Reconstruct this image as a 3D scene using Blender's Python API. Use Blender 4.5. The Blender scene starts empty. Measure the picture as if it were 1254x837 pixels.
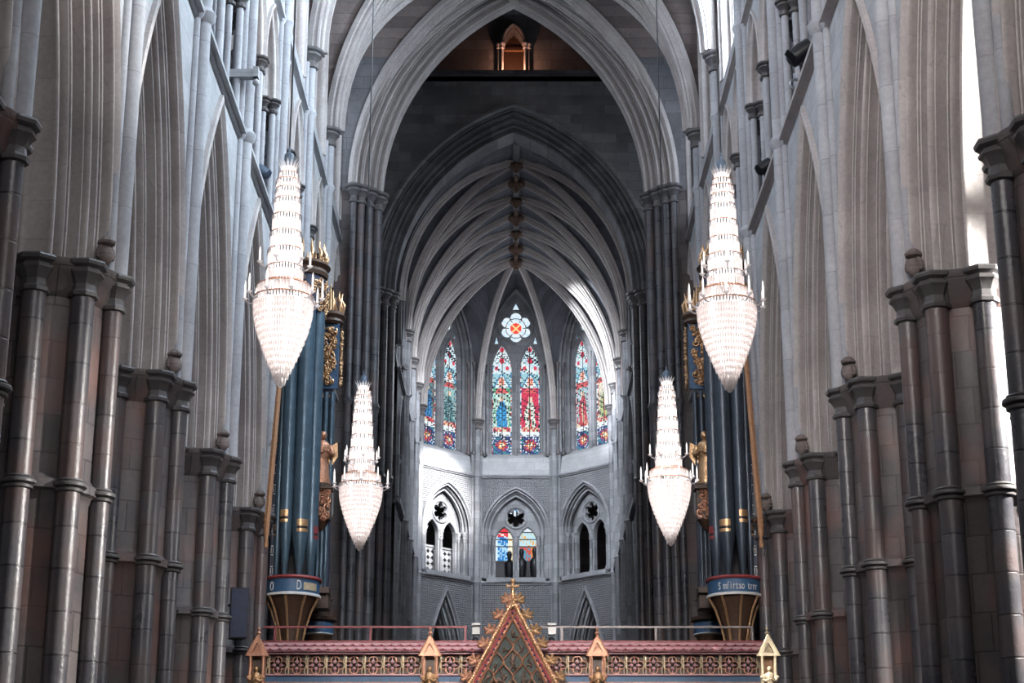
WORLD, WEST, CHOIR, CROSS_FILL, SCREEN, APSE_FILL, EXPO = .09, 620, 140, 300, 210, 420, 0.0
import bpy, math, random
from mathutils import Vector, Matrix
from mathutils.geometry import tessellate_polygon
PI = math.pi
C = bpy.context.scene.collection
random.seed(7)

# ------------------------------------------------------------------ mesh builder
class MB:
    def __init__(s):
        s.v = []; s.f = []
    def add(s, vs, fs):
        o = len(s.v)
        s.v.extend(vs)
        s.f.extend([tuple(i + o for i in f) for f in fs])
        return s
    def box(s, c, d, rot=0.0):
        x, y, z = c; a, b, h = d[0]/2, d[1]/2, d[2]/2
        cs, sn = math.cos(rot), math.sin(rot)
        vs = []
        for k in (-h, h):
            for (i, j) in ((-a, -b), (a, -b), (a, b), (-a, b)):
                vs.append((x + i*cs - j*sn, y + i*sn + j*cs, z + k))
        return s.add(vs, [(3, 2, 1, 0), (4, 5, 6, 7), (0, 1, 5, 4), (1, 2, 6, 5), (2, 3, 7, 6), (3, 0, 4, 7)])
    def lathe(s, prof, n=16, c=(0, 0), a0=0.0, a1=2*PI, sx=1.0, sy=1.0):
        full = abs(a1 - a0 - 2*PI) < 1e-6
        m = n if full else n + 1
        vs = []; fs = []
        for (r, z) in prof:
            for i in range(m):
                a = a0 + (a1 - a0)*i/n
                vs.append((c[0] + r*math.cos(a)*sx, c[1] + r*math.sin(a)*sy, z))
        for k in range(len(prof) - 1):
            for i in range(n):
                j = (i + 1) % m
                fs.append((k*m + i, k*m + j, (k + 1)*m + j, (k + 1)*m + i))
        if full:
            if prof[0][0] > 1e-5: fs.append(tuple(range(m))[::-1])
            if prof[-1][0] > 1e-5: fs.append(tuple((len(prof) - 1)*m + i for i in range(m)))
        return s.add(vs, fs)
    def tube(s, path, r, n=8, cap=True):
        P = [Vector(p) for p in path]
        k = len(P)
        rs = r if isinstance(r, (list, tuple)) else [r]*k
        vs = []; fs = []
        ref = None
        for i in range(k):
            t = (P[min(i + 1, k - 1)] - P[max(i - 1, 0)]).normalized()
            if ref is None:
                ref = Vector((0, 0, 1)) if abs(t.z) < .9 else Vector((1, 0, 0))
            b = t.cross(ref)
            if b.length < 1e-4: b = t.cross(Vector((0, 1, 0)))
            b.normalize(); u = b.cross(t).normalized(); ref = u
            for j in range(n):
                a = 2*PI*j/n
                vs.append(tuple(P[i] + (b*math.cos(a) + u*math.sin(a))*rs[i]))
        for i in range(k - 1):
            for j in range(n):
                q = (j + 1) % n
                fs.append((i*n + j, i*n + q, (i + 1)*n + q, (i + 1)*n + j))
        if cap:
            fs.append(tuple(range(n))[::-1]); fs.append(tuple((k - 1)*n + j for j in range(n)))
        return s.add(vs, fs)
    def ball(s, c, r, n=10, m=6, sz=1.0):
        vs = [(c[0], c[1], c[2] - r*sz)]
        for i in range(1, m):
            t = -PI/2 + PI*i/m
            for j in range(n):
                a = 2*PI*j/n
                vs.append((c[0] + r*math.cos(t)*math.cos(a), c[1] + r*math.cos(t)*math.sin(a), c[2] + r*sz*math.sin(t)))
        vs.append((c[0], c[1], c[2] + r*sz))
        fs = []
        for j in range(n):
            q = (j + 1) % n
            fs.append((0, 1 + q, 1 + j))
            for i in range(m - 2):
                fs.append((1 + i*n + j, 1 + i*n + q, 1 + (i + 1)*n + q, 1 + (i + 1)*n + j))
            fs.append((1 + (m - 2)*n + j, 1 + (m - 2)*n + q, len(vs) - 1))
        return s.add(vs, fs)
    def sweep(s, path, normals, prof, closed=True):
        """profile (b, n) carried along path; normals[i] = n direction"""
        P = [Vector(p) for p in path]; k = len(P); m = len(prof)
        vs = []; fs = []
        for i in range(k):
            t = (P[min(i + 1, k - 1)] - P[max(i - 1, 0)]).normalized()
            n = Vector(normals[i]); n = (n - t*n.dot(t)).normalized()
            b = t.cross(n)
            for (pb, pn) in prof:
                vs.append(tuple(P[i] + b*pb + n*pn))
        for i in range(k - 1):
            for j in range(m if closed else m - 1):
                q = (j + 1) % m
                fs.append((i*m + j, i*m + q, (i + 1)*m + q, (i + 1)*m + j))
        if closed:
            fs.append(tuple(range(m))[::-1]); fs.append(tuple((k - 1)*m + j for j in range(m)))
        return s.add(vs, fs)
    def arch(s, prof, a, R, z0, n=20, leg=0.0, cx=0.0):
        """moulded pointed arch in the local x-z plane; prof = (u outward, v depth)"""
        rows = []
        for (u, v) in prof:
            row = []
            phi = math.acos(max(-1, min(1, (R - a)/(R + u))))
            half = []
            if leg > 0: half.append((a + u, z0 - leg))
            for i in range(n + 1):
                t = phi*i/n
                half.append((a - R + (R + u)*math.cos(t), z0 + (R + u)*math.sin(t)))
            row = [(cx - x, v, z) for (x, z) in half] + [(cx + x, v, z) for (x, z) in half[:-1][::-1]]
            rows.append(row)
        m = len(rows[0]); vs = [p for r in rows for p in r]; fs = []
        for k in range(len(rows) - 1):
            for i in range(m - 1):
                fs.append((k*m + i, k*m + i + 1, (k + 1)*m + i + 1, (k + 1)*m + i))
        return s.add(vs, fs)
    def overarch(s, a, R, z0, ztop, zbot, h0, h1, v, n=20, cx=0.0):
        """flat wall (local y = v) from x=h0..h1 with an arch-shaped hole"""
        phi = math.acos((R - a)/R)
        pts = [(a - R + R*math.cos(phi*i/n), z0 + R*math.sin(phi*i/n)) for i in range(n + 1)]
        curve = [(cx - x, z) for (x, z) in pts] + [(cx + x, z) for (x, z) in pts[:-1][::-1]]
        for i in range(len(curve) - 1):
            (xa, za), (xb, zb) = curve[i], curve[i + 1]
            s.add([(xa, v, za), (xb, v, zb), (xb, v, ztop), (xa, v, ztop)], [(0, 1, 2, 3)])
        if cx - a > h0: s.add([(h0, v, zbot), (cx - a, v, zbot), (cx - a, v, ztop), (h0, v, ztop)], [(0, 1, 2, 3)])
        if h1 > cx + a: s.add([(cx + a, v, zbot), (h1, v, zbot), (h1, v, ztop), (cx + a, v, ztop)], [(0, 1, 2, 3)])
        return s
    def plate(s, loops, v0, v1, M=None):
        """flat slab in local x-z with holes; loops[0] outer"""
        L = [[Vector((p[0], p[1], 0)) for p in lp] for lp in loops]
        tris = tessellate_polygon(L)
        flat = [p for lp in loops for p in lp]; n = len(flat)
        vs = [(p[0], v0, p[1]) for p in flat] + [(p[0], v1, p[1]) for p in flat]
        fs = []
        for t in tris:
            fs.append(tuple(t)); fs.append(tuple(i + n for i in t[::-1]))
        o = 0
        for lp in loops:
            m = len(lp)
            for i in range(m):
                j = (i + 1) % m
                fs.append((o + i, o + j, o + j + n, o + i + n))
            o += m
        return s.add(vs, fs)
    def quad(s, a, b, c, d):
        return s.add([a, b, c, d], [(0, 1, 2, 3)])
    def xf(s, M):
        s.v = [tuple(M @ Vector(p)) for p in s.v]; return s
    def merge(s, o):
        return s.add(o.v, o.f)
    def mesh(s, name, mat, sharp=40):
        me = bpy.data.meshes.new(name)
        me.from_pydata(s.v, [], s.f)
        me.polygons.foreach_set('use_smooth', [True]*len(me.polygons))
        me.update()
        if sharp < 180: me.set_sharp_from_angle(angle=math.radians(sharp))
        if mat: me.materials.append(mat)
        return me
    def build(s, name, mat, parent=None, sharp=40):
        o = bpy.data.objects.new(name, s.mesh(name, mat, sharp))
        C.objects.link(o)
        if parent: o.parent = parent
        return o

def link(name, me, parent=None, loc=None, rz=0.0):
    o = bpy.data.objects.new(name, me); C.objects.link(o)
    if parent: o.parent = parent
    if loc: o.location = loc
    o.rotation_euler = (0, 0, rz)
    return o
def tag(o, label=None, cat=None, group=None, kind=None):
    if label: o['label'] = label
    if cat: o['category'] = cat
    if group: o['group'] = group
    if kind: o['kind'] = kind
    return o
def empty(name, loc=(0, 0, 0), rz=0.0):
    o = bpy.data.objects.new(name, None); C.objects.link(o)
    o.location = loc; o.rotation_euler = (0, 0, rz); o.empty_display_size = .2
    return o
def dup(root, loc=None, rz=None):
    kids = {}
    def rec(o, par):
        c = o.copy(); C.objects.link(c)
        if par: c.parent = par
        for ch in list(o.children): rec(ch, c)
        return c
    r = rec(root, None)
    for k in list(r.keys()):
        if k in ('label',): del r[k]
    if loc is not None: r.location = loc
    if rz is not None: r.rotation_euler = (0, 0, rz)
    return r

# ------------------------------------------------------------------ camera (drawn up first: the plan is measured from it)
F_PX, PITCH, EYE = 2213.0, math.radians(17.5), 1.7
cd = bpy.data.cameras.new('camera'); cam = bpy.data.objects.new('camera', cd); C.objects.link(cam)
cam.location = (0, 0, EYE); cam.rotation_euler = (PI/2 + PITCH, 0, 0)
cd.sensor_width = 36; cd.lens = 36*F_PX/1254; cd.shift_x = -2.0/1254
cd.clip_end = 400; cd.clip_start = .1
bpy.context.scene.camera = cam
def at(px, py, Y):
    """world x, z of a picture point on the plane y = Y (used for reading sizes)"""
    e = PITCH + math.atan((418.5 - py)/F_PX)
    z = Y*math.tan(e)
    d = Y*math.cos(PITCH) + z*math.sin(PITCH)
    return (px - 629)*d/F_PX, z + EYE

# ------------------------------------------------------------------ materials
class NT:
    def __init__(s, name):
        s.m = bpy.data.materials.new(name); s.m.use_nodes = True
        s.t = s.m.node_tree; s.t.nodes.clear()
        s.out = s.t.nodes.new('ShaderNodeOutputMaterial')
    def n(s, typ, ins=None, **kw):
        nd = s.t.nodes.new('ShaderNode' + typ)
        for k, v in kw.items(): setattr(nd, k, v)
        for k, v in (ins or {}).items():
            if isinstance(v, bpy.types.NodeSocket): s.t.links.new(v, nd.inputs[k])
            else: nd.inputs[k].default_value = v
        return nd
    def math(s, op, a, b=0.0, c=0.0):
        return s.n('Math', {0: a, 1: b, 2: c}, operation=op).outputs[0]
    def mix(s, f, a, b, mode='MIX'):
        nd = s.n('Mix', data_type='RGBA', blend_type=mode)
        for i, v in ((0, f), (6, a), (7, b)):
            if isinstance(v, bpy.types.NodeSocket): s.t.links.new(v, nd.inputs[i])
            else: nd.inputs[i].default_value = v if i == 0 else (*v, 1)
        return nd.outputs[2]
    def surf(s, sock):
        s.t.links.new(sock, s.out.inputs['Surface']); return s.m

def coords(t, flat):
    """flat: 'xz' plane, 'round' (angle, z), 'yz', 'xy' -> 2d vector for block joints"""
    tc = t.n('TexCoord').outputs['Object']
    sp = t.n('SeparateXYZ', {0: tc})
    x, y, z = sp.outputs
    if flat == 'round':
        a = t.math('ARCTAN2', y, x)
        return tc, t.n('CombineXYZ', {0: t.math('MULTIPLY', a, .75), 1: z, 2: 0.0}).outputs[0], z
    if flat == 'yz': return tc, t.n('CombineXYZ', {0: y, 1: z, 2: 0.0}).outputs[0], z
    if flat == 'xy': return tc, t.n('CombineXYZ', {0: x, 1: y, 2: 0.0}).outputs[0], z
    return tc, t.n('CombineXYZ', {0: x, 1: z, 2: 0.0}).outputs[0], z

def stone(name, ca, cb, flat='xz', bw=.7, bh=.34, joint=.35, rough=.75, bump=.25, spec=.3, wear=None, mortar=.012, diaper=False, nscale=1.3, bvar=.28):
    t = NT(name)
    tc, v2, z = coords(t, flat)
    rnd = t.n('ObjectInfo').outputs['Random']
    off = t.n('CombineXYZ', {0: t.math('MULTIPLY', rnd, 13.0), 1: t.math('MULTIPLY', rnd, 7.0), 2: t.math('MULTIPLY', rnd, 5.0)}).outputs[0]
    tco = t.n('VectorMath', {0: tc, 1: off}, operation='ADD').outputs[0]
    n1 = t.n('TexNoise', {'Vector': tco, 'Scale': nscale, 'Detail': 6.0, 'Roughness': .6}).outputs['Fac']
    n2 = t.n('TexNoise', {'Vector': tco, 'Scale': 14.0, 'Detail': 4.0, 'Roughness': .7}).outputs['Fac']
    f = t.n('MapRange', {'Value': n1, 1: .32, 2: .68}).outputs[0]
    col = t.mix(f, ca, cb)
    br = t.n('TexBrick', {'Vector': v2, 'Scale': 1.0, 'Mortar Size': mortar, 'Mortar Smooth': .3, 'Brick Width': bw, 'Row Height': bh, 'Bias': 0.0,
                          'Color1': (1 - bvar, 1 - bvar, 1 - bvar, 1), 'Color2': (1 + bvar*.5, 1 + bvar*.5, 1 + bvar*.5, 1), 'Mortar': (1 - joint, 1 - joint, 1 - joint, 1)})
    col = t.mix(1.0, col, br.outputs['Color'], 'MULTIPLY')
    g = t.n('MapRange', {'Value': n2, 1: .2, 2: .8, 3: .78, 4: 1.12}).outputs[0]
    gc = t.n('CombineColor', {0: g, 1: g, 2: g}).outputs[0]
    col = t.mix(1.0, col, gc, 'MULTIPLY')
    if wear:
        n3 = t.n('TexNoise', {'Vector': tco, 'Scale': .9, 'Detail': 3.0}).outputs['Fac']
        w = t.n('MapRange', {'Value': n3, 1: .5, 2: .66}).outputs[0]
        col = t.mix(t.math('MULTIPLY', w, .8), col, wear)
    h = t.math('ADD', t.math('MULTIPLY', n2, .5), t.math('MULTIPLY', br.outputs['Fac'], -.6))
    if diaper:
        sc = 2*PI/.17
        sp = t.n('SeparateXYZ', {0: v2})
        dd = t.math('MULTIPLY', t.math('SINE', t.math('MULTIPLY', sp.outputs[0], sc)), t.math('SINE', t.math('MULTIPLY', sp.outputs[1], sc)))
        dd = t.math('ABSOLUTE', dd)
        h = t.math('ADD', t.math('MULTIPLY', dd, 2.2), t.math('MULTIPLY', n2, .3))
        col = t.mix(t.n('MapRange', {'Value': dd, 1: .02, 2: .3, 3: .5, 4: 0.0}).outputs[0], col, (ca[0]*.45, ca[1]*.45, ca[2]*.47))
    bp = t.n('Bump', {'Strength': bump, 'Distance': .03, 'Height': h}).outputs[0]
    r = t.n('MapRange', {'Value': n1, 1: .3, 2: .7, 3: rough - .1, 4: rough + .1}).outputs[0]
    b = t.n('BsdfPrincipled', {'Base Color': col, 'Roughness': r, 'Normal': bp, 'Specular IOR Level': spec})
    return t.surf(b.outputs[0])

def paint(name, col, rough=.5, metal=0.0, var=.25, scale=9.0, spec=.5, bump=.1, col2=None):
    t = NT(name)
    tc = t.n('TexCoord').outputs['Object']
    n = t.n('TexNoise', {'Vector': tc, 'Scale': scale, 'Detail': 5.0, 'Roughness': .65}).outputs['Fac']
    f = t.n('MapRange', {'Value': n, 1: .3, 2: .7}).outputs[0]
    c2 = col2 or tuple(c*(1 - var) for c in col)
    c = t.mix(f, col, c2)
    bp = t.n('Bump', {'Strength': bump, 'Distance': .01, 'Height': n}).outputs[0]
    b = t.n('BsdfPrincipled', {'Base Color': c, 'Roughness': rough, 'Metallic': metal, 'Normal': bp, 'Specular IOR Level': spec})
    return t.surf(b.outputs[0])

def glow(name, col, strength):
    t = NT(name)
    return t.surf(t.n('Emission', {'Color': (*col, 1), 'Strength': strength}).outputs[0])

def leaded(name, col, strength, w=.25, h=.35):
    """pale leaded window glass, lit by the sky outside"""
    t = NT(name)
    tc, v2, z = coords(t, 'xz')
    br = t.n('TexBrick', {'Vector': v2, 'Scale': 1.0, 'Mortar Size': .012, 'Brick Width': w, 'Row Height': h,
                          'Color1': (*col, 1), 'Color2': (col[0]*.8, col[1]*.85, col[2]*.95, 1), 'Mortar': (.02, .02, .02, 1)}, offset=0.0)
    return t.surf(t.n('Emission', {'Color': br.outputs['Color'], 'Strength': strength}).outputs[0])

def stained(name, strength):
    t = NT(name)
    a = t.n('Attribute', attribute_name='Col')
    e = t.n('Emission', {'Color': a.outputs['Color'], 'Strength': strength})
    g = t.n('BsdfDiffuse', {'Color': (.02, .02, .025, 1)})
    return t.surf(t.n('AddShader', {0: e.outputs[0], 1: g.outputs[0]}).outputs[0])

def crystal(name):
    t = NT(name)
    tr = t.n('BsdfTranslucent', {'Color': (.97, .93, .92, 1)})
    gl = t.n('BsdfGlossy', {'Color': (1, 1, 1, 1), 'Roughness': .12})
    tp = t.n('BsdfTransparent', {'Color': (.9, .9, .92, 1)})
    m1 = t.n('MixShader', {0: .22, 1: tr.outputs[0], 2: tp.outputs[0]})
    m2 = t.n('MixShader', {0: .18, 1: m1.outputs[0], 2: gl.outputs[0]})
    return t.surf(m2.outputs[0])

M = {}
M['pale'] = stone('pale_limestone', (.50, .51, .53), (.40, .405, .425), 'xz', .8, .36, .2, .8, .18, .25, bvar=.14)
M['arch'] = stone('moulded_limestone', (.56, .525, .51), (.44, .40, .395), 'xz', .9, .5, .16, .8, .12, .25, mortar=.006, bvar=.07)
M['shaft'] = stone('vault_shaft_stone', (.47, .48, .51), (.38, .38, .41), 'round', 3.0, .95, .3, .7, .12, .3, mortar=.008, bvar=.12)
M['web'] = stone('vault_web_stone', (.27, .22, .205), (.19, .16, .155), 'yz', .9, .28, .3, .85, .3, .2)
M['marble'] = stone('dark_marble_shaft', (.07, .07, .083), (.16, .15, .158), 'round', 3.0, .5, .7, .33, .4, .6, wear=(.13, .085, .078), mortar=.014, nscale=.9)
M['core'] = stone('dark_marble_core', (.10, .092, .097), (.17, .14, .135), 'round', .42, .46, .5, .45, .4, .5, wear=(.20, .115, .098), mortar=.012)
M['cap'] = stone('dark_marble_capital', (.10, .095, .10), (.145, .135, .135), 'round', 5, 5, 0, .42, .2, .5)
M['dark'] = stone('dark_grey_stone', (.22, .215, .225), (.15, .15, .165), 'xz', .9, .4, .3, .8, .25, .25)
M['grey'] = stone('choir_grey_stone', (.33, .335, .36), (.24, .245, .265), 'xz', .8, .36, .25, .75, .2, .3)
M['vaultweb'] = stone('choir_vault_panels', (.20, .205, .235), (.14, .145, .17), 'xy', .8, .3, .3, .8, .25, .25)
M['bronze'] = paint('tarnished_gilding', (.20, .125, .09), .5, .4, .5, 25, bump=.4)
M['diaper'] = stone('diapered_stone', (.36, .365, .39), (.28, .285, .31), 'xz', 9, 9, 0, .75, .9, .3, diaper=True)
M['floor'] = stone('floor_paving', (.16, .15, .15), (.11, .105, .105), 'xy', .8, .8, .3, .5, .1, .4)
M['gold'] = paint('gilding', (.82, .50, .27), .36, .7, .5, 30, bump=.5)
M['goldred'] = paint('copper_gilding', (.74, .37, .23), .42, .45, .5, 25, bump=.5)
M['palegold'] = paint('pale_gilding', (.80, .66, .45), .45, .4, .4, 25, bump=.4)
M['red'] = paint('red_paint', (.33, .055, .06), .5, 0, .4)
M['pink'] = paint('pink_paint', (.66, .36, .38), .55, 0, .35, 20)
M['blue'] = paint('blue_paint', (.05, .13, .26), .5, 0, .35)
M['navy'] = paint('navy_paint', (.02, .03, .075), .5, 0, .4)
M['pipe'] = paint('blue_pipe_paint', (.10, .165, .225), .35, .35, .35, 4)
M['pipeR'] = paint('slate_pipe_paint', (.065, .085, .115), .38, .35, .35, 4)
M['railgrey'] = paint('dull_metal_rail', (.20, .17, .165), .45, .4, .3)
M['white'] = paint('white_paint', (.75, .74, .72), .5, 0, .15)
M['oak'] = paint('dark_oak', (.10, .055, .035), .5, 0, .45, 14, bump=.3)
M['tan'] = paint('tan_wood', (.52, .27, .14), .5, 0, .35, 14, bump=.2)
M['black'] = paint('black_metal', (.012, .013, .018), .45, .3, .3)
M['steel'] = paint('steel', (.42, .43, .46), .3, .9, .2)
M['greyblue'] = paint('lamp_grey_blue', (.10, .14, .20), .4, .3, .2)
M['moss'] = paint('dark_green_carving', (.045, .06, .05), .6, 0, .5, 30, bump=.8)
M['crystal'] = crystal('cut_crystal')
M['lampcore'] = glow('lamp_glow', (1.0, .91, .87), 4.2)
M['candle'] = glow('candle_lamp', (1.0, .93, .9), 1.8)
M['amber'] = glow('amber_lamp', (1.0, .55, .3), 14.0)
M['clear'] = leaded('pale_leaded_glass', (.80, .90, 1.0), 8.0)
M['clearR'] = leaded('sunlit_leaded_glass', (.80, .92, 1.0), 60.0)
M['clearD'] = leaded('dim_leaded_glass', (.80, .90, 1.0), 3.5)
M['stain'] = stained('stained_glass', 1.05)
# ================================================================== NAVE ARCADE
ORD = ['nearest', 'second nearest', 'third nearest', 'fourth nearest', 'fifth nearest', 'sixth nearest', 'seventh nearest', 'eighth nearest']
XW, T = 5.1, 1.44                   # nave wall face, wall thickness
XP = XW + T/2                       # pier centre line
Z_CAP, Z_STR1, Z_STR2, Z_SPR, Z_TOP = 9.3, 15.45, 20.3, 22.0, 28.6
BL, BR = 4.75, 4.685
YL = [16.75 + BL*k for k in range(-1, 8)]
YR = [17.25 + BR*k for k in range(-1, 8)]
YL[-1] = YR[-1] = 50.0
SIDE = {-1: 'left', 1: 'right'}
def rz(side): return PI/2 if side < 0 else -PI/2

def ring(r, z, h=.12, out=.075):     # three-roll annulet profile
    return [(r - .02, z - h*.75), (r + out*.45, z - h*.6), (r + out*.5, z - h*.35), (r + out*.2, z - h*.25), (r + out*.95, z - h*.1), (r + out, z + h*.1),
            (r + out*.9, z + h*.25), (r + out*.25, z + h*.32), (r + out*.45, z + h*.5), (r + out*.3, z + h*.65), (r - .02, z + h*.75)]
def capital_profile(r, z, h=.46, out=.125):
    return [(r - .01, z - h), (r + .045, z - h + .02), (r + .055, z - h + .06), (r + .02, z - h + .10), (r + .01, z - h*.62), (r + out*.45, z - h*.42), (r + out*.8, z - h*.34),
            (r + out*.85, z - h*.28), (r + out*.55, z - h*.25), (r + out*.6, z - h*.2), (r + out*1.05, z - h*.13), (r + out*1.15, z - h*.05), (r + out*1.1, z), (0.0, z)]

pier_shaft = {}
for nm, r in (('main', .145), ('nave', .12)):
    pier_shaft[nm] = (MB().lathe([(r + .06, 0.0), (r + .06, .9), (r + .02, .98), (r, 1.05), (r, 4.0), (r, Z_CAP - .44)], 20).mesh('shaft_' + nm, M['marble']),
                      MB().lathe(capital_profile(r, Z_CAP), 8).mesh('capital_' + nm, M['cap'], 25),
                      MB().lathe(ring(r, 6.5), 20).mesh('annulet_' + nm, M['cap']))
core_me = MB().lathe([(.98, 0), (.98, .35), (.9, .42), (.9, .75), (.74, .85), (.70, .95), (.70, 6.35), (.74, 6.42), (.80, 6.46), (.80, 6.56), (.74, 6.6), (.70, 6.66), (.70, Z_CAP - .45),
                      (.76, Z_CAP - .38), (.80, Z_CAP - .2), (.88, Z_CAP - .12), (.9, Z_CAP), (0, Z_CAP)], 48).mesh('pier_core', M['core'])

def make_pier():
    t = empty('clustered_pier')
    link('core', core_me, t)
    for k in range(8):
        a = -PI/2 + k*PI/4
        kind = 'nave' if k == 0 else 'main'
        rr = .79 if k == 0 else .765
        p = (rr*math.cos(a), rr*math.sin(a), 0)
        sh, cp, an = pier_shaft[kind]
        link('shaft', sh, t, p, k*.7); link('capital', cp, t, p, a + PI/8); link('annulet', an, t, p)
    return t
pier0 = make_pier(); first = True
PIER_WORDS = {
 (-1, 1): 'dark clustered marble pier cut by the left picture edge', (1, 1): 'very dark clustered marble pier cut by the right picture edge',
 (-1, 2): 'tall brown-grey clustered pier nearest on the left, whole in view', (1, 2): 'clustered pier on the right with a bright sunlit strip down its side',
 (-1, 3): 'blue-grey clustered pier, second whole one on the left', (1, 3): 'dark blue-grey clustered pier behind the sunlit pier on the right',
 (-1, 4): 'brownish clustered pier, third whole one on the left, before the screen', (1, 4): 'reddish brown clustered pier beside the right end of the gilded screen',
 (-1, 5): 'shadowed clustered pier beside the black loudspeaker and left screen end', (1, 5): 'shadowed clustered pier just behind the right end of the gilded screen'}
for side in (-1, 1):
    Y = YL if side < 0 else YR
    for k in range(1, 8):
        if first: p = pier0; first = False
        else: p = dup(pier0)
        p.location = (side*XP, Y[k], 0); p.rotation_euler = (0, 0, rz(side))
        lab = PIER_WORDS.get((side, k)) or 'clustered pier mostly hidden behind the %s organ case, %s of two' % (SIDE[side], 'nearer' if k == 6 else 'farther')
        tag(p, lab, 'pier', 'clustered piers of the nave arcade')

# mouldings: strings of rolls (r), hollows (h), fillets (f) laid along a slanting line from (u0,v0) to (u1,v1)
def moulding(u0, v0, u1, v1, spec, res=7):
    L = math.hypot(u1 - u0, v1 - v0); tot = sum(w for _, w, _ in spec)
    du, dv = (u1 - u0)/L, (v1 - v0)/L
    nu, nv = (-abs(dv), -abs(du))   # towards the opening / the viewer
    if v1 < v0: nv = abs(du)
    pts = []; s = 0
    for (kd, w, h) in spec:
        w = w/tot*L
        m = res if kd in 'rh' else 1
        for i in range(m + (0 if kd in 'rh' else 1)):
            x = i/m
            if kd == 'r': d = h*math.sin(PI*x)**.6 if 0 < x < 1 else 0
            elif kd == 'h': d = -h*math.sin(PI*x)**.7 if 0 < x < 1 else 0
            else: d = h
            pts.append((u0 + du*(s + x*w) + nu*d, v0 + dv*(s + x*w) + nv*d))
        s += w
    pts.append((u1, v1))
    return pts
SPEC = [('r', .08, .07), ('h', .11, .15), ('f', .022, .035), ('h', .03, .03), ('f', .022, .035), ('h', .10, .13), ('r', .10, .09), ('h', .03, .05), ('f', .02, .05), ('h', .18, .22),
        ('f', .02, .05), ('h', .03, .04), ('r', .06, .08), ('h', .09, .13), ('r', .11, .10)]
U0 = .74
half = [(U0 + .10, .0), (U0 + .10, -.07), (U0 + .03, -.09), (U0 - .01, -.05), (U0 - .02, 0.0)] + moulding(U0 - .02, 0.0, .02, T/2 - .10, SPEC)
PROF_ARC = half + [(.0, T/2)] + [(u, T - v) for (u, v) in half[::-1]]
arcade_me = {}
for side, B in ((-1, BL), (1, BR)):
    a = B/2 - .9
    R = 6.4 + a
    m = MB().arch(PROF_ARC, a, R, Z_CAP, 26)
    ao = a + U0; Ro = R + U0
    w = MB()
    for v in (0.0, T): w.overarch(ao, Ro, Z_CAP, Z_STR1, Z_CAP, -B/2, B/2, v, 26)
    arcade_me[side] = (m.mesh('arcade_arch_mesh', M['arch'], 50), w.mesh('spandrel_mesh', M['pale']))
for side in (-1, 1):
    Y = YL if side < 0 else YR
    for k in range(0, 8):
        y0, y1 = Y[k], Y[k + 1]
        o = link('arcade_arch', arcade_me[side][0], None, (side*XW, (y0 + y1)/2, 0), rz(side))
        link('spandrel', arcade_me[side][1], o)
        tag(o, 'pale moulded pointed arch of the %s arcade, %s' % (SIDE[side], ['springing to the pier cut by the picture edge', 'first from the camera whole in view', 'second from the camera', 'third from the camera', 'fourth from the camera',
            'fifth, behind the organ case', 'sixth, beyond the organ case', 'last before the crossing'][k]), 'arch', 'arcade arches', 'structure')

# ---- string courses
def string(name, path, z, mat, proj=.14, h=.2, label=None):
    prof = [(0, -h*.6), (proj*.5, -h*.5), (proj*.35, -h*.2), (proj, -.02), (proj, h*.3), (proj*.4, h*.5), (0, h*.5)]
    m = MB()
    P = [Vector((x, y, z)) for x, y in path]
    m.sweep(P, [Vector((0, 0, 1))]*len(P), [(b, n) for b, n in prof])
    o = m.build(name, mat, None, 30)
    return tag(o, label, 'string course', None, 'structure')
tn = 0
for z, w in ((Z_STR1, 'lower'), (Z_STR2, 'upper')):
    for side in (-1, 1):
        tn += 1
        pts = [(side*XW, 8.0), (side*XW, 49.2)]
        if side < 0: pts = pts
        string('trim_%d' % tn, pts if side < 0 else pts[::-1], z, M['pale'] if side < 0 else M['arch'], .15 if w == 'lower' else .12, .2 if w == 'lower' else .16, '%s stone string course running along the %s nave wall' % (w, SIDE[side]))

# ---- vaulting shafts
vs_mesh = {}
for nm, r in (('centre', .125), ('slim', .07)):
    vs_mesh[nm] = MB().lathe([(r, 0), (r, Z_STR1 - Z_CAP - .12), (r + .05, Z_STR1 - Z_CAP - .06), (r + .08, Z_STR1 - Z_CAP + .05), (r + .03, Z_STR1 - Z_CAP + .12), (r, Z_STR1 - Z_CAP + .16), (r, Z_STR2 - Z_CAP - .12), (r + .06, Z_STR2 - Z_CAP),
                               (r + .02, Z_STR2 - Z_CAP + .1), (r, Z_STR2 - Z_CAP + .14), (r, Z_SPR - Z_CAP - .4)], 16).mesh('vault_shaft_' + nm, M['shaft'], 30)
vcap_me = MB().lathe(capital_profile(.17, Z_SPR - Z_CAP, .5, .16), 10).mesh('vault_capital', M['cap'], 25)
for side in (-1, 1):
    Y = YL if side < 0 else YR
    for k in range(1, 8):
        t = empty('vaulting_shaft', (side*(XW - .1), Y[k], Z_CAP), rz(side))
        link('shaft', vs_mesh['centre'], t, (0, 0, 0))
        for s in (-1, 1): link('side_shaft', vs_mesh['slim'], t, (s*.21, .08, 0))
        link('capital', vcap_me, t, (0, .04, 0))
        tag(t, 'pale vaulting shaft rising up the %s nave wall above the %s pier' % (SIDE[side], ORD[k - 1]), 'shaft', 'vaulting shafts on the nave walls', 'structure')

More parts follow.
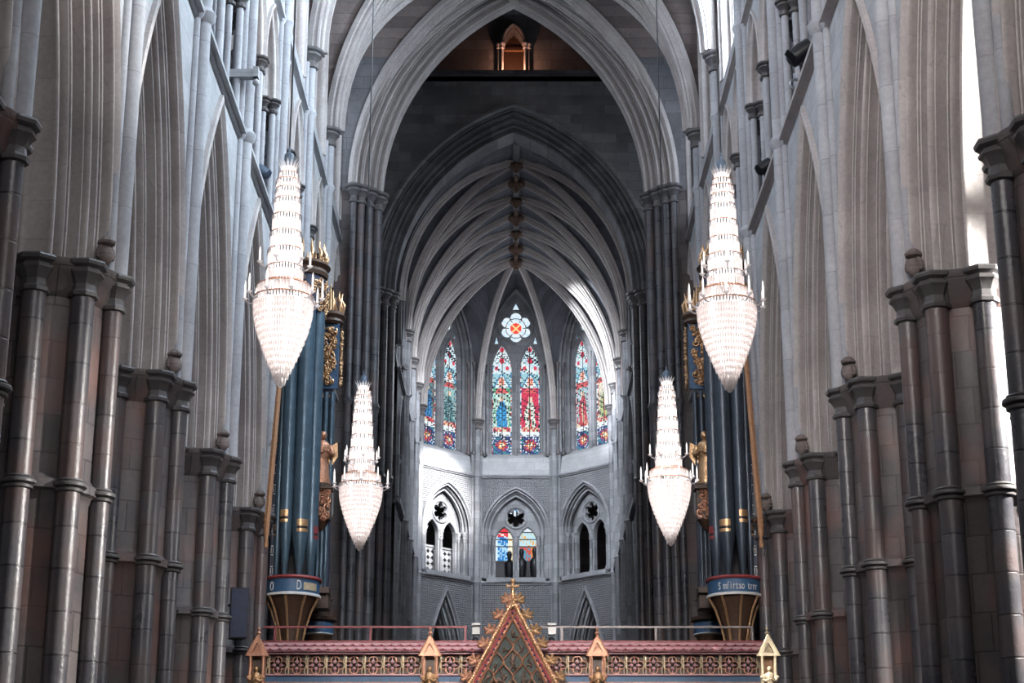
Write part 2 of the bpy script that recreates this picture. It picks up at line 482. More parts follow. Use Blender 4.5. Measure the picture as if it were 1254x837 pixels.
# ---- carved heads at the foot of the hood moulds
def make_head():
    m = MB(); m.ball((0, 0, 0), .105, 14, 10, 1.25)
    out = []
    for (x, y, z) in m.v:                     # face looks along -y
        f = max(0, -y/.105)
        x *= 1 - .22*max(0, -z/.13)
        if f > .3:
            if abs(x) < .022 and -.03 < z < .045: y -= .03          # nose
            if .02 < abs(x) < .06 and .015 < z < .05: y += .018     # eye sockets
            if abs(x) < .045 and -.075 < z < -.05: y += .012        # mouth
        out.append((x, y, z))
    m.v = out
    o = m.build('carved_head', M['web'], None, 60)
    h = MB(); 
    for i in range(13):
        a = PI*(-.1 + 1.2*i/12)
        h.ball((.10*math.cos(a), .01, .02 + .11*math.sin(a)), .038, 7, 5)
    h.build('hair', M['web'], o, 60)
    MB().lathe([(.07, .13), (.11, .15), (.12, .18), (.06, .24)], 8).build('corbel_block', M['web'], o, 30)
    return o
head0 = make_head(); first = True
for side in (-1, 1):
    Y = YL if side < 0 else YR
    for k in range(2, 6):
        h = head0 if first else dup(head0); first = False
        h.location = (side*(XW - .03), Y[k] - .40, Z_CAP + .17); h.rotation_euler = (0, 0, rz(side)*.45)
        tag(h, 'small carved stone head above the capitals of the %s %s-hand pier' % (ORD[k - 2].replace('nearest', 'nearest whole'), SIDE[side]), 'carved head', 'carved heads on the arcade')

# ================================================================== TRIFORIUM AND CLERESTORY OF THE NAVE
tri_arch = {}
def tri_parts(B):
    hw = B/2 - .32                  # two arches between the vaulting shafts
    c = hw/2
    aw = c - .36
    spec = [('r', .1, .05), ('h', .1, .05), ('f', .03, .01), ('r', .08, .045), ('h', .12, .05), ('r', .09, .045)]
    prof = [(.38, .0), (.38, -.06), (.32, -.07), (.29, 0.0)] + moulding(.29, .0, 0.0, .5, spec, 5) + [(0.0, .75)]
    arches = MB(); wall = MB(); shafts = []
    for cx in (-c, c):
        arches.arch(prof, aw, aw + 1.05, 18.25, 14, 0, cx)
        wall.overarch(aw + .3, aw + 1.35, 18.25, Z_STR2, Z_STR1, cx - c if cx < 0 else 0.0, 0.0 if cx < 0 else cx + c, 0.0, 14, cx)
    wall.quad((-B/2, 0, Z_STR1), (-hw, 0, Z_STR1), (-hw, 0, Z_STR2), (-B/2, 0, Z_STR2))
    wall.quad((hw, 0, Z_STR1), (B/2, 0, Z_STR1), (B/2, 0, Z_STR2), (hw, 0, Z_STR2))
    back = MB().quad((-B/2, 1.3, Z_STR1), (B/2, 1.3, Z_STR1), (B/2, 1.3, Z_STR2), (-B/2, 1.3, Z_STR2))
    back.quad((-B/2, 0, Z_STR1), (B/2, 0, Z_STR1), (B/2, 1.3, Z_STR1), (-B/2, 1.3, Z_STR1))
    pos = []
    for cx in (-c, c):
        for s in (-1, 1):
            for (u, v) in ((.30, .06), (.17, .24), (.04, .44)):
                pos.append((cx + s*(aw + u), v))
    return arches.mesh('tri_arch', M['arch'], 45), wall.mesh('tri_wall', M['pale']), back.mesh('tri_back', M['dark']), pos
tsh_h = 18.25 - Z_STR1
tsh = MB().lathe([(.12, .1), (.12, .22), (.075, .32), (.068, .4), (.068, tsh_h - .3)], 12).mesh('tri_shaft', M['shaft'])
tcap = MB().lathe(capital_profile(.068, tsh_h, .32, .11), 10).mesh('tri_capital', M['cap'], 25)
for side, B in ((-1, BL), (1, BR)):
    am, wm, bm_, pos = tri_parts(B)
    Y = YL if side < 0 else YR
    for k in range(1, 8):
        t = empty('triforium_bay', (side*XW, (Y[k] + Y[k + 1])/2, 0), rz(side))
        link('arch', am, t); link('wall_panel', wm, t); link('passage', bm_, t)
        for (x, v) in pos:
            link('shaft', tsh, t, (x, v, Z_STR1)); link('capital', tcap, t, (x, v, Z_STR1))
        tag(t, 'two-arched gallery bay with slender shafts above the %s arch of the %s arcade' % (ORD[k - 1] if k > 1 else 'nearest', SIDE[side]), 'gallery bay', 'gallery bays over the nave arcade', 'structure')
# clerestory
wn = 0
for side, B in ((-1, BL), (1, BR)):
    a = 1.15; R = 2.9; zs = 24.2; z0 = 21.0
    wall = MB().overarch(a + .55, R + .55, zs, Z_TOP + .6, Z_STR2, -B/2, B/2, 0.0, 16)
    wall.quad((-a - .55, 0, Z_STR2), (a + .55, 0, Z_STR2), (a + .55, 0, z0), (-a - .55, 0, z0)).quad((-a - .55, 0, z0), (a + .55, 0, z0), (a, .6, z0 + .3), (-a, .6, z0 + .3))
    wall_me = wall.mesh('clerestory_wall', M['pale'])
    prof = [(.65, 0), (.65, -.06), (.58, -.07), (.55, 0)] + moulding(.55, 0, 0, .6, SPEC[:9], 5)
    fr = MB().arch(prof, a, R, zs, 16, zs - z0).mesh('window_frame', M['arch'], 45)
    phi = math.acos((R - a)/R)
    pts = [(a - R + R*math.cos(phi*i/12), zs + R*math.sin(phi*i/12)) for i in range(13)]
    outl = [(-x, z) for x, z in pts] + [(x, z) for x, z in pts[:-1][::-1]]
    gl = MB(); loop = [(-a, z0 + .3)] + outl + [(a, z0 + .3)]
    gl.add([(x, .56, z) for x, z in loop], [tuple(range(len(loop)))])
    gm = gl.mesh('window_glass', M['clear'] if side < 0 else M['clearR']); gm2 = gm.copy(); gm2.materials.clear(); gm2.materials.append(M['clearD'])
    mu = MB().tube([(0, .5, z0 + .3), (0, .5, zs + .5)], .07, 8)
    for s in (-1, 1): mu.tube([(s*a*t2, .5, zs + 1.1*math.sin(PI/2*(1 - abs(2*t2 - 1)))) for t2 in [i/10 for i in range(11)]], .06, 6)
    mu.tube([(.5*math.cos(i*PI/10), .5, zs + 1.45 + .5*math.sin(i*PI/10)) for i in range(21)], .06, 6)
    mm = mu.mesh('window_tracery', M['arch'])
    Y = YL if side < 0 else YR
    for k in range(1, 8):
        wn += 1
        t = empty('window_%d' % wn, (side*XW, (Y[k] + Y[k + 1])/2, 0), rz(side))
        link('wall_panel', wall_me, t); link('window_frame', fr, t); link('glass', gm if k < 6 else gm2, t); link('tracery', mm, t)
        tag(t, 'tall pale clerestory window high above the %s arch of the %s arcade' % (ORD[k - 1], SIDE[side]), 'window', 'clerestory windows of the nave', 'structure')

# ================================================================== VAULTS
def Fh(x, a, R, rise):
    """height of a pointed arch of half span a (radius R) at |x|, scaled to the given rise"""
    x = min(abs(x), a)
    top = math.sqrt(R*R - (R - a)**2)
    return math.sqrt(max(0, R*R - (x + R - a)**2))/top*rise
RIB = [(-.15, .12), (-.15, -.03), (-.11, -.05), (-.085, -.11), (-.12, -.15), (-.10, -.20), (-.05, -.20), (-.045, -.27), (.045, -.27), (.05, -.20), (.10, -.20), (.12, -.15), (.085, -.11), (.11, -.05), (.15, -.03), (.15, .12)]
def rib_mesh(pts, scale=1.0, name='vault_rib_mesh', mat=None):
    P = [Vector(p) for p in pts]; N = []
    for i in range(len(P)):
        t = (P[min(i + 1, len(P) - 1)] - P[max(i - 1, 0)]).normalized()
        h = Vector((t.x, t.y, 0))
        if h.length < 1e-4:
            e = P[-1] - P[0]; h = Vector((e.x, e.y, 0))
        side = h.normalized().cross(Vector((0, 0, 1)))
        n = side.cross(t)
        if n.z < 0 and abs(n.z) > 1e-3: n = -n
        N.append(n)
    return MB().sweep(P, N, [(b*scale, n*scale) for b, n in RIB]).mesh(name, mat or M['arch'], 40)
AV, RV, RISE = 4.95, 7.0, Z_TOP - Z_SPR
def web_mesh(B, a, R, rise, nx=40, ny=20, ridge=None):
    vs = []; fs = []
    for i in range(nx + 1):
        # finer sampling near the springing
        x = -a*math.cos(PI*i/nx)
        for j in range(ny + 1):
            y = -B/2*math.cos(PI*j/ny)
            z = max(Fh(x, a, R, rise), Fh(y*a/(B/2), a, R, rise))
            vs.append((x, y, z))
    for i in range(nx):
        for j in range(ny):
            fs.append((i*(ny + 1) + j, i*(ny + 1) + j + 1, (i + 1)*(ny + 1) + j + 1, (i + 1)*(ny + 1) + j))
    return MB().add(vs, fs)
def plan_rib(a, R, rise, p0, p1, n=18, off=0.0):
    """rib from springer p0 to ridge point p1 in plan, heights following the main curve"""
    pts = []
    for i in range(n + 1):
        t = 1 - math.cos(PI/2*i/n)
        x = p0[0] + (p1[0] - p0[0])*t; y = p0[1] + (p1[1] - p0[1])*t
        pts.append((x, y, Fh(a*(1 - t), a, R, rise) + off))
    return pts
BM = 4.72
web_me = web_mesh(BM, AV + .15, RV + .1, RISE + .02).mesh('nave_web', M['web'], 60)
tr_me = rib_mesh([p for p in plan_rib(AV, RV, RISE, (-AV, 0), (0, 0))] + [(-p[0], p[1], p[2]) for p in plan_rib(AV, RV, RISE, (-AV, 0), (0, 0))[:-1][::-1]], 1.25)
dg_me = {s: rib_mesh(plan_rib(AV, RV, RISE, (-AV, s*(BM/2 - .08)), (0, 0)) + [(-p[0], -p[1], p[2]) for p in plan_rib(AV, RV, RISE, (-AV, s*(BM/2 - .08)), (0, 0))[:-1][::-1]]) for s in (-1, 1)}
tc_me = {(sx, s): rib_mesh(plan_rib(AV, RV, RISE, (sx*AV, s*(BM/2 - .04)), (0, s*BM*.25)), .85) for sx in (-1, 1) for s in (-1, 1)}
ridge_me = MB().box((0, 0, RISE - .05), (.3, BM, .25)).mesh('ridge_rib', M['arch'])
boss_me = MB().ball((0, 0, 0), .33, 12, 8, .7)
for i in range(8): boss_me.ball((.3*math.cos(i*PI/4), .3*math.sin(i*PI/4), -.05), .13, 8, 5)
boss_mesh = boss_me.mesh('boss_mesh', M['gold'], 60)
for k in range(1, 8):
    yc = (YL[k] + YR[k] + YL[k + 1] + YR[k + 1])/4
    t = empty('vault_bay', (0, yc, Z_SPR))
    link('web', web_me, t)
    for s in (-1, 1): link('diagonal_rib', dg_me[s], t)
    for q in tc_me.values(): link('side_rib', q, t)
    link('ridge_rib', ridge_me, t)
    if k < 7: link('transverse_rib', tr_me, t, (0, BM/2, 0))
    link('boss', boss_mesh, t, (0, 0, RISE - .25))
    tag(t, 'ribbed stone vault bay of the nave, %s before the crossing arch' % ['seventh', 'sixth', 'fifth', 'fourth', 'third', 'second', 'last'][k - 1], 'vault', 'nave vault bays', 'structure')

# ================================================================== CROSSING
def orders(depth, u0, spec, oneside=False):
    h = [(u0 + .16, 0), (u0 + .16, -.1), (u0 + .05, -.12), (u0, -.06), (u0 - .02, 0)] + moulding(u0 - .02, 0, 0, depth - .12, spec, 8) + [(0, depth)]
    if oneside: return h + [(0, 2*depth + .1), (.4, 2*depth + .1)]
    return h + [(u, 2*depth - v) for u, v in h[::-1]]
SPEC2 = [('r', .10, .08), ('h', .16, .18), ('f', .03, .04), ('h', .03, .03), ('r', .08, .08), ('h', .15, .16), ('r', .12, .11), ('h', .04, .05), ('f', .03, .05), ('h', .20, .22), ('f', .03, .04), ('r', .08, .08), ('h', .16, .17), ('r', .13, .11)]
cw = MB().arch(orders(.85, .76, SPEC2), 3.95, 7.25, Z_SPR, 36)
o = cw.build('crossing_arch', M['arch'], None, 50); o.location = (0, 49.3, 0)
tag(o, 'huge moulded pointed arch at the end of the nave, framing the choir', 'arch', None, 'structure')
w = MB()
for v in (0.02, 1.68): w.overarch(3.95+.72, 7.25+.72, Z_SPR, Z_TOP + 1.8, Z_SPR - .1, -5.6, 5.6, v, 30)
w.build('wall_panel', M['dark'], o)
ce = MB().arch(orders(.7, .68, SPEC2, True), 4.12, 6.4, Z_SPR, 36)
o = ce.build('crossing_arch', M['grey'], None, 50); o.location = (0, 58.2, 0)
tag(o, 'dark moulded pointed arch beyond the crossing, opening to the choir vault', 'arch', None, 'structure')
w = MB()
for v in (0.02, 1.38): w.overarch(4.12+.64, 6.4+.64, Z_SPR, 29.9, Z_SPR - .1, -5.6, 5.6, v, 30)
w.build('wall_panel', M['grey'], o)

def cluster(y, xs, label, side, mat=None):
    t = empty('crossing_pier', (side*4.75, y, 0))
    MB().box((side*.32, 0, 11), (1.05, 1.3, 22)).build('core', M['core'], t)
    for (x, yy, r) in xs:
        me = MB().lathe([(r + .06, 0), (r + .06, 1.2), (r, 1.4), (r, 6.4), (r + .05, 6.5), (r, 6.6), (r, 15.3), (r + .06, 15.45), (r, 15.6), (r, Z_SPR - .5)], 16).mesh('crossing_shaft', M['marble'])
        link('shaft', me, t, (side*(x - 4.75), yy, 0), x*3)
        link('capital', MB().lathe(capital_profile(r, Z_SPR, .55, .17), 10).mesh('crossing_capital', M['cap'], 25), t, (side*(x - 4.75), yy, 0))
    tag(t, label, 'pier', 'crossing piers')
for side in (-1, 1):
    cluster(50.0, [(4.04, -.1, .15), (4.26, -.42, .13), (4.48, -.68, .12), (4.68, -.84, .09), (4.10, .35, .15), (4.4, .7, .15)], 'tall dark shafted pier carrying the %s end of the nearer crossing arch' % SIDE[side], side)
    cluster(59.0, [(4.2, -.1, .14), (4.42, -.42, .13), (4.66, -.66, .12), (4.25, .35, .14)], 'tall dark shafted pier carrying the %s end of the farther crossing arch' % SIDE[side], side)
# lantern above the crossing
LW = MB().plate([[(-6, 29.9), (6, 29.9), (6, 39), (-6, 39)], [(-.37, 30.15), (-.37, 31.35), (-.3, 31.65), (-.16, 31.9), (0, 32.05), (.16, 31.9), (.3, 31.65), (.37, 31.35), (.37, 30.15)][::-1]], 0, .6)
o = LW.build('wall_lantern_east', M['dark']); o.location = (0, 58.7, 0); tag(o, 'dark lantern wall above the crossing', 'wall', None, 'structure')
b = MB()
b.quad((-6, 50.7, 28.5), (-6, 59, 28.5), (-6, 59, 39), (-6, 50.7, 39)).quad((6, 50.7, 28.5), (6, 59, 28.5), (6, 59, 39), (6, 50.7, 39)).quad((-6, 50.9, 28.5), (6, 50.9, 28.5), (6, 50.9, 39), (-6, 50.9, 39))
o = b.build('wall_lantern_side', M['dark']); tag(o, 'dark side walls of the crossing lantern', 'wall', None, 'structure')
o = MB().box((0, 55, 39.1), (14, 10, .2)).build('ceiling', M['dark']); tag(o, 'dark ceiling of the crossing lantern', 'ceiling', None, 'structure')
string('trim_5', [(6, 58.2), (-6, 58.2)], 29.95, M['dark'], .3, .4, 'dark stone string course across the wall above the farther crossing arch')
MB().box((0, 58.6, 29.8), (12, .8, .2)).build('ledge', M['dark'], bpy.data.objects['trim_5'])
# orange-lit niche in the lantern
t = empty('window_20', (0, 58.7, 30.1)); t.scale = (.74, .9, .96); tag(t, 'small arched lantern opening lit orange, high above the crossing', 'window', None, 'structure')
for s in (-1, 1):
    for (x, y, r) in ((.56, -.1, .07), (.74, -.05, .05)):
        sh = MB().lathe([(r + .05, .0), (r + .05, .12), (r, .18), (r, 1.12), (r + .05, 1.16), (r + .02, 1.2), (r + .08, 1.28), (r + .08, 1.34), (0, 1.34)], 12).mesh('niche_shaft', M['arch'])
        link('shaft', sh, t, (s*x, y, 0))
hood = MB().arch([(.0, .3), (.0, -.12), (.06, -.18), (.14, -.16), (.2, -.06), (.22, 0)], .5, .85, 1.3, 12)
hood.build('arch', M['dark'], t)
MB().box((0, -.12, .1), (1.3, .25, .14)).build('sill', M['arch'], t)
MB().box((0, .75, 1.2), (1.6, .06, 2.6)).build('back_panel', M['oak'], t)
MB().box((0, .45, 1.3), (.95, .05, .05)).build('cross_bar', M['tan'], t)
for s in (-1, 1):
    MB().ball((s*.13, -.3, .0), .035, 8, 6).build('bulb', M['amber'], t)
# transept walls (plain, never lit) close the crossing off
tw = MB()
for s in (-1, 1):
    tw.quad((s*13, 50.6, 0), (s*13, 58.6, 0), (s*13, 58.6, 29), (s*13, 50.6, 29))
    tw.quad((s*5.4, 50.6, 0), (s*13, 50.6, 0), (s*13, 50.6, 29), (s*5.4, 50.6, 29)).quad((s*5.3, 59.6, 0), (s*13, 59.6, 0), (s*13, 59.6, 29), (s*5.3, 59.6, 29))
    tw.quad((s*5.4, 50.6, 29), (s*13, 50.6, 29), (s*13, 59.6, 29), (s*5.4, 59.6, 29))
o = tw.build('wall_transept', M['dark']); tag(o, 'dark walls of the transept arms', 'wall', None, 'structure')

# aisles: outer walls, lean-to roofs, unseen end walls added to keep daylight out
aw = {}
for side in (-1, 1):
    m = MB(); x = side*10.6
    m.quad((x, 8, 0), (x, 50.6, 0), (x, 50.6, 15.4), (x, 8, 15.4)).quad((side*6.5, 8, 15.4), (x, 8, 15.4), (x, 50.6, 15.4), (side*6.5, 50.6, 15.4))
    m.quad((side*6.5, 8, 0), (x, 8, 0), (x, 8, 15.4), (side*6.5, 8, 15.4)).quad((side*6.4, 8, 15.4), (side*6.4, 50.6, 15.4), (side*6.4, 50.6, 29.4), (side*6.4, 8, 29.4))
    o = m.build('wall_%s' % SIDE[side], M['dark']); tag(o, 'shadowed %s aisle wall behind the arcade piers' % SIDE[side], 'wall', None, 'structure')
o = MB().box((0, 35, -.1), (27, 100, .2)).build('floor', M['floor']); tag(o, 'stone paved floor', 'floor', None, 'structure')
# ================================================================== CHOIR VAULT AND APSE
AX, YC, RIN = .10, 71.7, 4.1
ZS1, ZS2, ZR = 14.9, 19.5, 6.05
HW = RIN*math.tan(PI/8)
def lancet(cx, hw, z0, zs, rise, n=10):
    R = (rise*rise + hw*hw)/(2*hw); phi = math.acos((R - hw)/R)
    p = [(hw - R + R*math.cos(phi*i/n), zs + R*math.sin(phi*i/n)) for i in range(n + 1)]
    return [(cx - hw, z0)] + [(cx - x, z) for x, z in p] + [(cx + x, z) for x, z in p[:-1][::-1]] + [(cx + hw, z0)]
def foil(cx, cz, R, k, n=8, a0=PI/2):
    """k-lobed opening"""
    out = []; rl = R*math.sin(PI/k)/(1 + math.sin(PI/k))*1.08; rc = R - rl
    for i in range(k):
        a = a0 + 2*PI*i/k; half = PI/2 + PI/k*.7
        for j in range(n + 1):
            b = a - half + 2*half*j/n
            out.append((cx + rc*math.cos(a) + rl*math.cos(b), cz + rc*math.sin(a) + rl*math.sin(b)))
    return out
def rnd(*k):
    x = math.sin(sum((i + 1)*12.9898*v + 78.233*i for i, v in enumerate(k)))*43758.5453
    return x - math.floor(x)
PAL_W = [(.75, .88, .95), (.62, .80, .86), (.85, .90, .88), (.45, .68, .78), (.80, .86, .92)]
def glass_colour(x, z, seed, hues):
    """stained glass: one bay of two lancets and a rose (x from the centre, z height)"""
    gx, gz = math.floor(x/.06), math.floor(z/.075); GDARK = .08 if seed < 3.2 else .22 if seed < 5 else .12
    j = rnd(gx, gz, seed)
    white = PAL_W[int(j*4.99)]
    lead = (abs((x/.15) % 1 - .5) > .46) or (abs((z/.2 + (.5 if int(math.floor(x/.15)) % 2 else 0)) % 1 - .5) > .455)
    d = math.hypot(x, z - 26.4)
    if z > 25.72 and d < .75:
        if d < .25:
            c = (.9, .08, .06) if abs(abs(x) - abs(z - 26.4)) > .045 else (.95, .7, .3)
        else:
            c = (.78, .88, .95) if j < .8 else (.55, .75, .9)
            a = math.atan2(z - 26.4, x)
            if d > .3 and abs((a*6/(2*PI) + .5) % 1 - .5) < .035: c = (.02, .02, .03)
            if abs(d - .45) < .015: c = (.03, .03, .04)
        return c
    if z > 25.7: return (.65, .8, .9) if j < .7 else (.3, .5, .7)
    side = -1 if x < 0 else 1
    u = (x - side*.62)/.43; w = (z - 20.6)/5.0
    robe, ground, edge, extra = hues[0 if side < 0 else 1]
    if lead: return (.015, .015, .02)
    if rnd(gx, gz, seed + 7) < GDARK: return (.02, .035, .05)
    if abs(u) > .86: return (.8, .85, .85) if j < .5 else ((.6, .1, .1) if j < .68 else (.08, .25, .45))
    if w < .17:
        r = math.hypot(u*.43, (w - .09)*5)
        if r < .1: return (1, .92, .7)
        if r < .17: return (.95, .55, .12) if j < .35 else (.75, .1, .06)
        if r < .28: return (.55, .05, .08) if j < .5 else ((.85, .78, .6) if j < .65 else (.08, .1, .3))
        return (.04, .07, .25) if j < .55 else ((.06, .25, .3) if j < .85 else (.7, .75, .8))
    if w < .215: return (.85, .92, .95)
    if w < .25: return (.6, .08, .1) if j < .6 else (.8, .7, .5)
    if w < .56:
        cu = .06*math.sin(w*30); wd = .52 - .45*max(0, (w - .40))/.12
        if .485 < w < .525 and abs(u) < .2: return (.9, .68, .52)
        if abs(u - cu) < wd and w < .50:
            if abs(u - cu) < .12 and w < .42: return extra
            return tuple(min(1, c*(.65 + .7*j)) for c in robe)
        if abs(u) > .66 and j < .5: return edge
        return tuple(min(1, c*(.6 + .8*j)) for c in ground)
    if w < .61:
        return (.75, .14, .14) if abs(u) < .75 - (w - .56)*9 else edge
    if w < .74:
        tri = .85*(1 - (w - .61)/.14)
        if abs(u) < .28 and .63 < w < .70: return (.92, .55, .4) if j < .7 else (.85, .2, .15)
        if abs(abs(u) - tri) < .08: return (.08, .3, .5)
        return (.78, .9, .93) if abs(u) < tri else (.35, .62, .7)
    for (hu, hw_, hr) in ((-.55, .79, .18), (.55, .79, .18), (0, .86, .26), (0, .96, .22)):
        if math.hypot(u - hu, (w - hw_)*9) < hr: return (.72, .06, .1)
    return white
def glass_mesh(name, loops, seed, hues, y, step=.034, fn=None):
    x0 = min(p[0] for p in loops); x1 = max(p[0] for p in loops); z0 = min(p[1] for p in loops); z1 = max(p[1] for p in loops)
    nx = max(2, int((x1 - x0)/step)); nz = max(2, int((z1 - z0)/step))
    vs = [(x0 + (x1 - x0)*i/nx, y, z0 + (z1 - z0)*k/nz) for k in range(nz + 1) for i in range(nx + 1)]
    fs = []; cols = []
    for k in range(nz):
        for i in range(nx):
            fs.append((k*(nx + 1) + i, k*(nx + 1) + i + 1, (k + 1)*(nx + 1) + i + 1, (k + 1)*(nx + 1) + i))
            c = (fn or glass_colour)(x0 + (x1 - x0)*(i + .5)/nx, z0 + (z1 - z0)*(k + .5)/nz, seed, hues)
            cols.extend([c[0], c[1], c[2], 1.0]*4)
    me = MB().add(vs, fs).mesh(name, M['stain'], 180)
    ca = me.color_attributes.new('Col', 'FLOAT_COLOR', 'CORNER')
    ca.data.foreach_set('color', cols)
    return me

# ---- shared meshes of one bay (local frame: x along the wall, y outward, z up)
aL, RL, zL = 1.1, 7.6, 10.5
low = MB().overarch(aL, RL, zL, ZS1, 5.0, -HW, HW, 0.0, 16)
low_me = low.mesh('apse_lower_wall', M['diaper'])
lowarch = MB().arch([(.06, 0), (.06, -.1), (-.02, -.12), (-.05, -.03)] + moulding(-.05, 0, -.42, .55, SPEC[:10], 5) + [(-.42, .8)], aL, RL, zL, 18, 5.5).mesh('apse_lower_arch', M['grey'], 45)
MIDA, MIDR = 1.4, 2.13
mid_me = MB().overarch(MIDA, MIDR, 17.0, ZS2, ZS1, -HW, HW, 0.0, 16).mesh('apse_middle_wall', M['diaper'])
midarch = MB().arch([(.05, 0), (.05, -.09), (-.03, -.11), (-.06, -.02)] + moulding(-.06, 0, -.40, .42, SPEC[:12], 5) + [(-.40, .7)], MIDA, MIDR, 17.0, 16, 1.9).mesh('apse_middle_arch', M['grey'], 45)
sill = MB().box((0, .3, 15.02), (2.5, .9, .2)).mesh('apse_sill', M['grey'])
inner = lancet(0, 1.0, 15.1, 17.0, 1.57, 12)
trac = MB().plate([inner, lancet(-.5, .37, 15.12, 16.75, .62)[::-1], lancet(.5, .37, 15.12, 16.75, .62)[::-1], foil(0, 17.78, .40, 6)[::-1]], .40, .58)
for zc, r in ((17.78, .46),): trac.tube([(r*math.cos(i*PI/14), .38, zc + r*math.sin(i*PI/14)) for i in range(29)], .045, 6)
for s in (-1, 1):
    L2 = lancet(s*.5, .41, 16.6, 16.75, .66, 12)
    trac.tube([(x, .38, z) for x, z in L2], .04, 6)
trac_me = trac.mesh('apse_tracery', M['grey'], 40)
msh = MB()
colp = [(.12, 0), (.12, .1), (.07, .16), (.055, .22), (.055, 1.55), (.09, 1.6), (.06, 1.64), (.075, 1.7), (.13, 1.8), (.13, 1.86), (0, 1.86)]
msh_me = MB().lathe(colp, 12).mesh('apse_slim_shaft', M['grey'])
UPA = 1.42
zu = 24.5; upr = 3.35; UPR = (upr*upr + UPA*UPA)/(2*UPA)
up = MB().overarch(UPA, UPR, zu, 28.7, ZS2, -HW, HW, 0.0, 18)
up.quad((-UPA, 0, ZS2), (UPA, 0, ZS2), (UPA, .12, 20.35), (-UPA, .12, 20.35)).quad((-UPA, .12, 20.35), (UPA, .12, 20.35), (UPA, .5, 20.6), (-UPA, .5, 20.6))
up_me = up.mesh('apse_upper_wall', M['pale'])
upfr = MB().arch([(0, -.03)] + moulding(0, 0, -.2, .5, SPEC[:9], 5) + [(-.2, .7)], UPA, UPR, zu, 18, 3.95).mesh('apse_window_arch', M['grey'], 45)
upl = lancet(0, 1.26, 20.55, zu, 3.18, 16)
tri = lambda cx, cz, w, h: [(cx - w, cz - h*.4), (cx, cz + h*.6), (cx + w, cz - h*.4)]
upt = MB().plate([upl, lancet(-.62, .43, 20.62, 24.35, 1.25)[::-1], lancet(.62, .43, 20.62, 24.35, 1.25)[::-1], foil(0, 26.42, .70, 6)[::-1], tri(0, 27.35, .17, .36)[::-1], tri(-.86, 25.78, .09, .34)[::-1], tri(.86, 25.78, .09, .34)[::-1]], .50, .66)
upt.tube([(.76*math.cos(i*PI/16), .48, 26.42 + .76*math.sin(i*PI/16)) for i in range(33)], .055, 6)
upt.tube([(0, .46, 20.5), (0, .46, 24.9)], .075, 8)
for s in (-1, 1): upt.tube([(x, .48, z) for x, z in lancet(s*.62, .50, 20.7, 24.35, 1.35, 12)], .05, 6)
upt_me = upt.mesh('apse_window_tracery', M['grey'], 40)
ush_me = MB().lathe([(.1, 0), (.1, .12), (.07, .2), (.06, .26), (.06, 3.7), (.1, 3.78), (.075, 3.86), (.14, 4.05), (.14, 4.12), (0, 4.12)], 12).mesh('apse_window_shaft', M['marble'])

HUE = {'centre': (((.05, .30, .62), (.50, .68, .62), (.12, .42, .25), (.1, .5, .85)), ((.72, .80, .70), (.62, .05, .10), (.60, .05, .12), (.75, .12, .1))),
       'left': (((.05, .22, .50), (.12, .22, .24), (.30, .12, .1), (.05, .3, .6)), ((.10, .25, .27), (.30, .48, .5), (.12, .2, .2), (.35, .55, .6))),
       'right': (((.62, .10, .12), (.42, .60, .65), (.55, .1, .1), (.9, .7, .5)), ((.45, .55, .25), (.75, .72, .6), (.5, .15, .1), (.7, .3, .15))),
       'side': (((.1, .25, .4), (.3, .4, .45), (.3, .1, .1), (.3, .4, .5)), ((.1, .25, .3), (.3, .4, .4), (.3, .1, .1), (.3, .4, .5)))}
gcache = {}
BAYS = [(PI/2, AX, YC, 'centre', 'centre of the apse'), (3*PI/4, AX, YC, 'left', 'left slanting side of the apse'), (PI/4, AX, YC, 'right', 'right slanting side of the apse'),
        (PI, AX, YC, 'side', 'left flank of the apse'), (0, AX, YC, 'side', 'right flank of the apse')]
for i, yy in enumerate((68.3, 64.85, 61.4)):
    BAYS.append((PI, AX, yy, 'side', '%s choir bay on the left before the apse' % ['first', 'second', 'third'][i]))
    BAYS.append((0, AX, yy, 'side', '%s choir bay on the right before the apse' % ['first', 'second', 'third'][i]))
wn = 20
for bi, (phi, cx, cy, kind, where) in enumerate(BAYS):
    loc = (cx + RIN*math.cos(phi), cy + RIN*math.sin(phi), 0); rot = phi - PI/2
    t = empty('wall_apse' if bi < 5 else 'wall_choir', loc, rot)
    if bi >= 5: t.scale = (1.015, 1, 1)
    link('lower_wall', low_me, t); link('lower_arch', lowarch, t); link('middle_wall', mid_me, t)
    tag(t, 'grey diapered stone wall, %s' % where, 'wall', None, 'structure')
    g = empty('gallery_opening', loc, rot)
    link('arch', midarch, g); link('tracery', trac_me, g); link('sill', sill, g)
    for (x, y) in ((0, .36), (-1.12, .12), (1.12, .12), (-.98, .32), (.98, .32)): link('shaft', msh_me, g, (x, y, 15.12))
    tag(g, 'pointed gallery opening with two lights and a foiled rose, %s' % where, 'gallery opening', 'gallery openings of the choir', 'structure')
    wn += 1
    w = empty('window_%d' % wn, loc, rot)
    link('wall_panel', up_me, w); link('arch', upfr, w); link('tracery', upt_me, w)
    if kind not in gcache:
        gcache[kind] = (glass_mesh('lancets', [(-1.1, 20.6), (1.1, 25.7)], 3.1 + bi, HUE[kind], .62), glass_mesh('rose', [(-1.0, 25.7), (1.0, 27.7)], 3.1 + bi, HUE[kind], .62))
    link('lancet_glass', gcache[kind][0], w); link('rose_glass', gcache[kind][1], w)
    for s in (-1, 1):
        link('shaft', ush_me, w, (s*1.5, -.04, 20.45)); link('shaft', ush_me, w, (s*1.36, .16, 20.45))
    tag(w, {'centre': 'stained glass window with red hearts, two saints and a rose, centre of the apse', 'left': 'dark blue-green stained glass window, left slanting side of the apse', 'right': 'red and blue stained glass window, right slanting side of the apse'}.get(kind, 'stained glass window seen edge-on, %s' % where), 'window', None, 'structure')
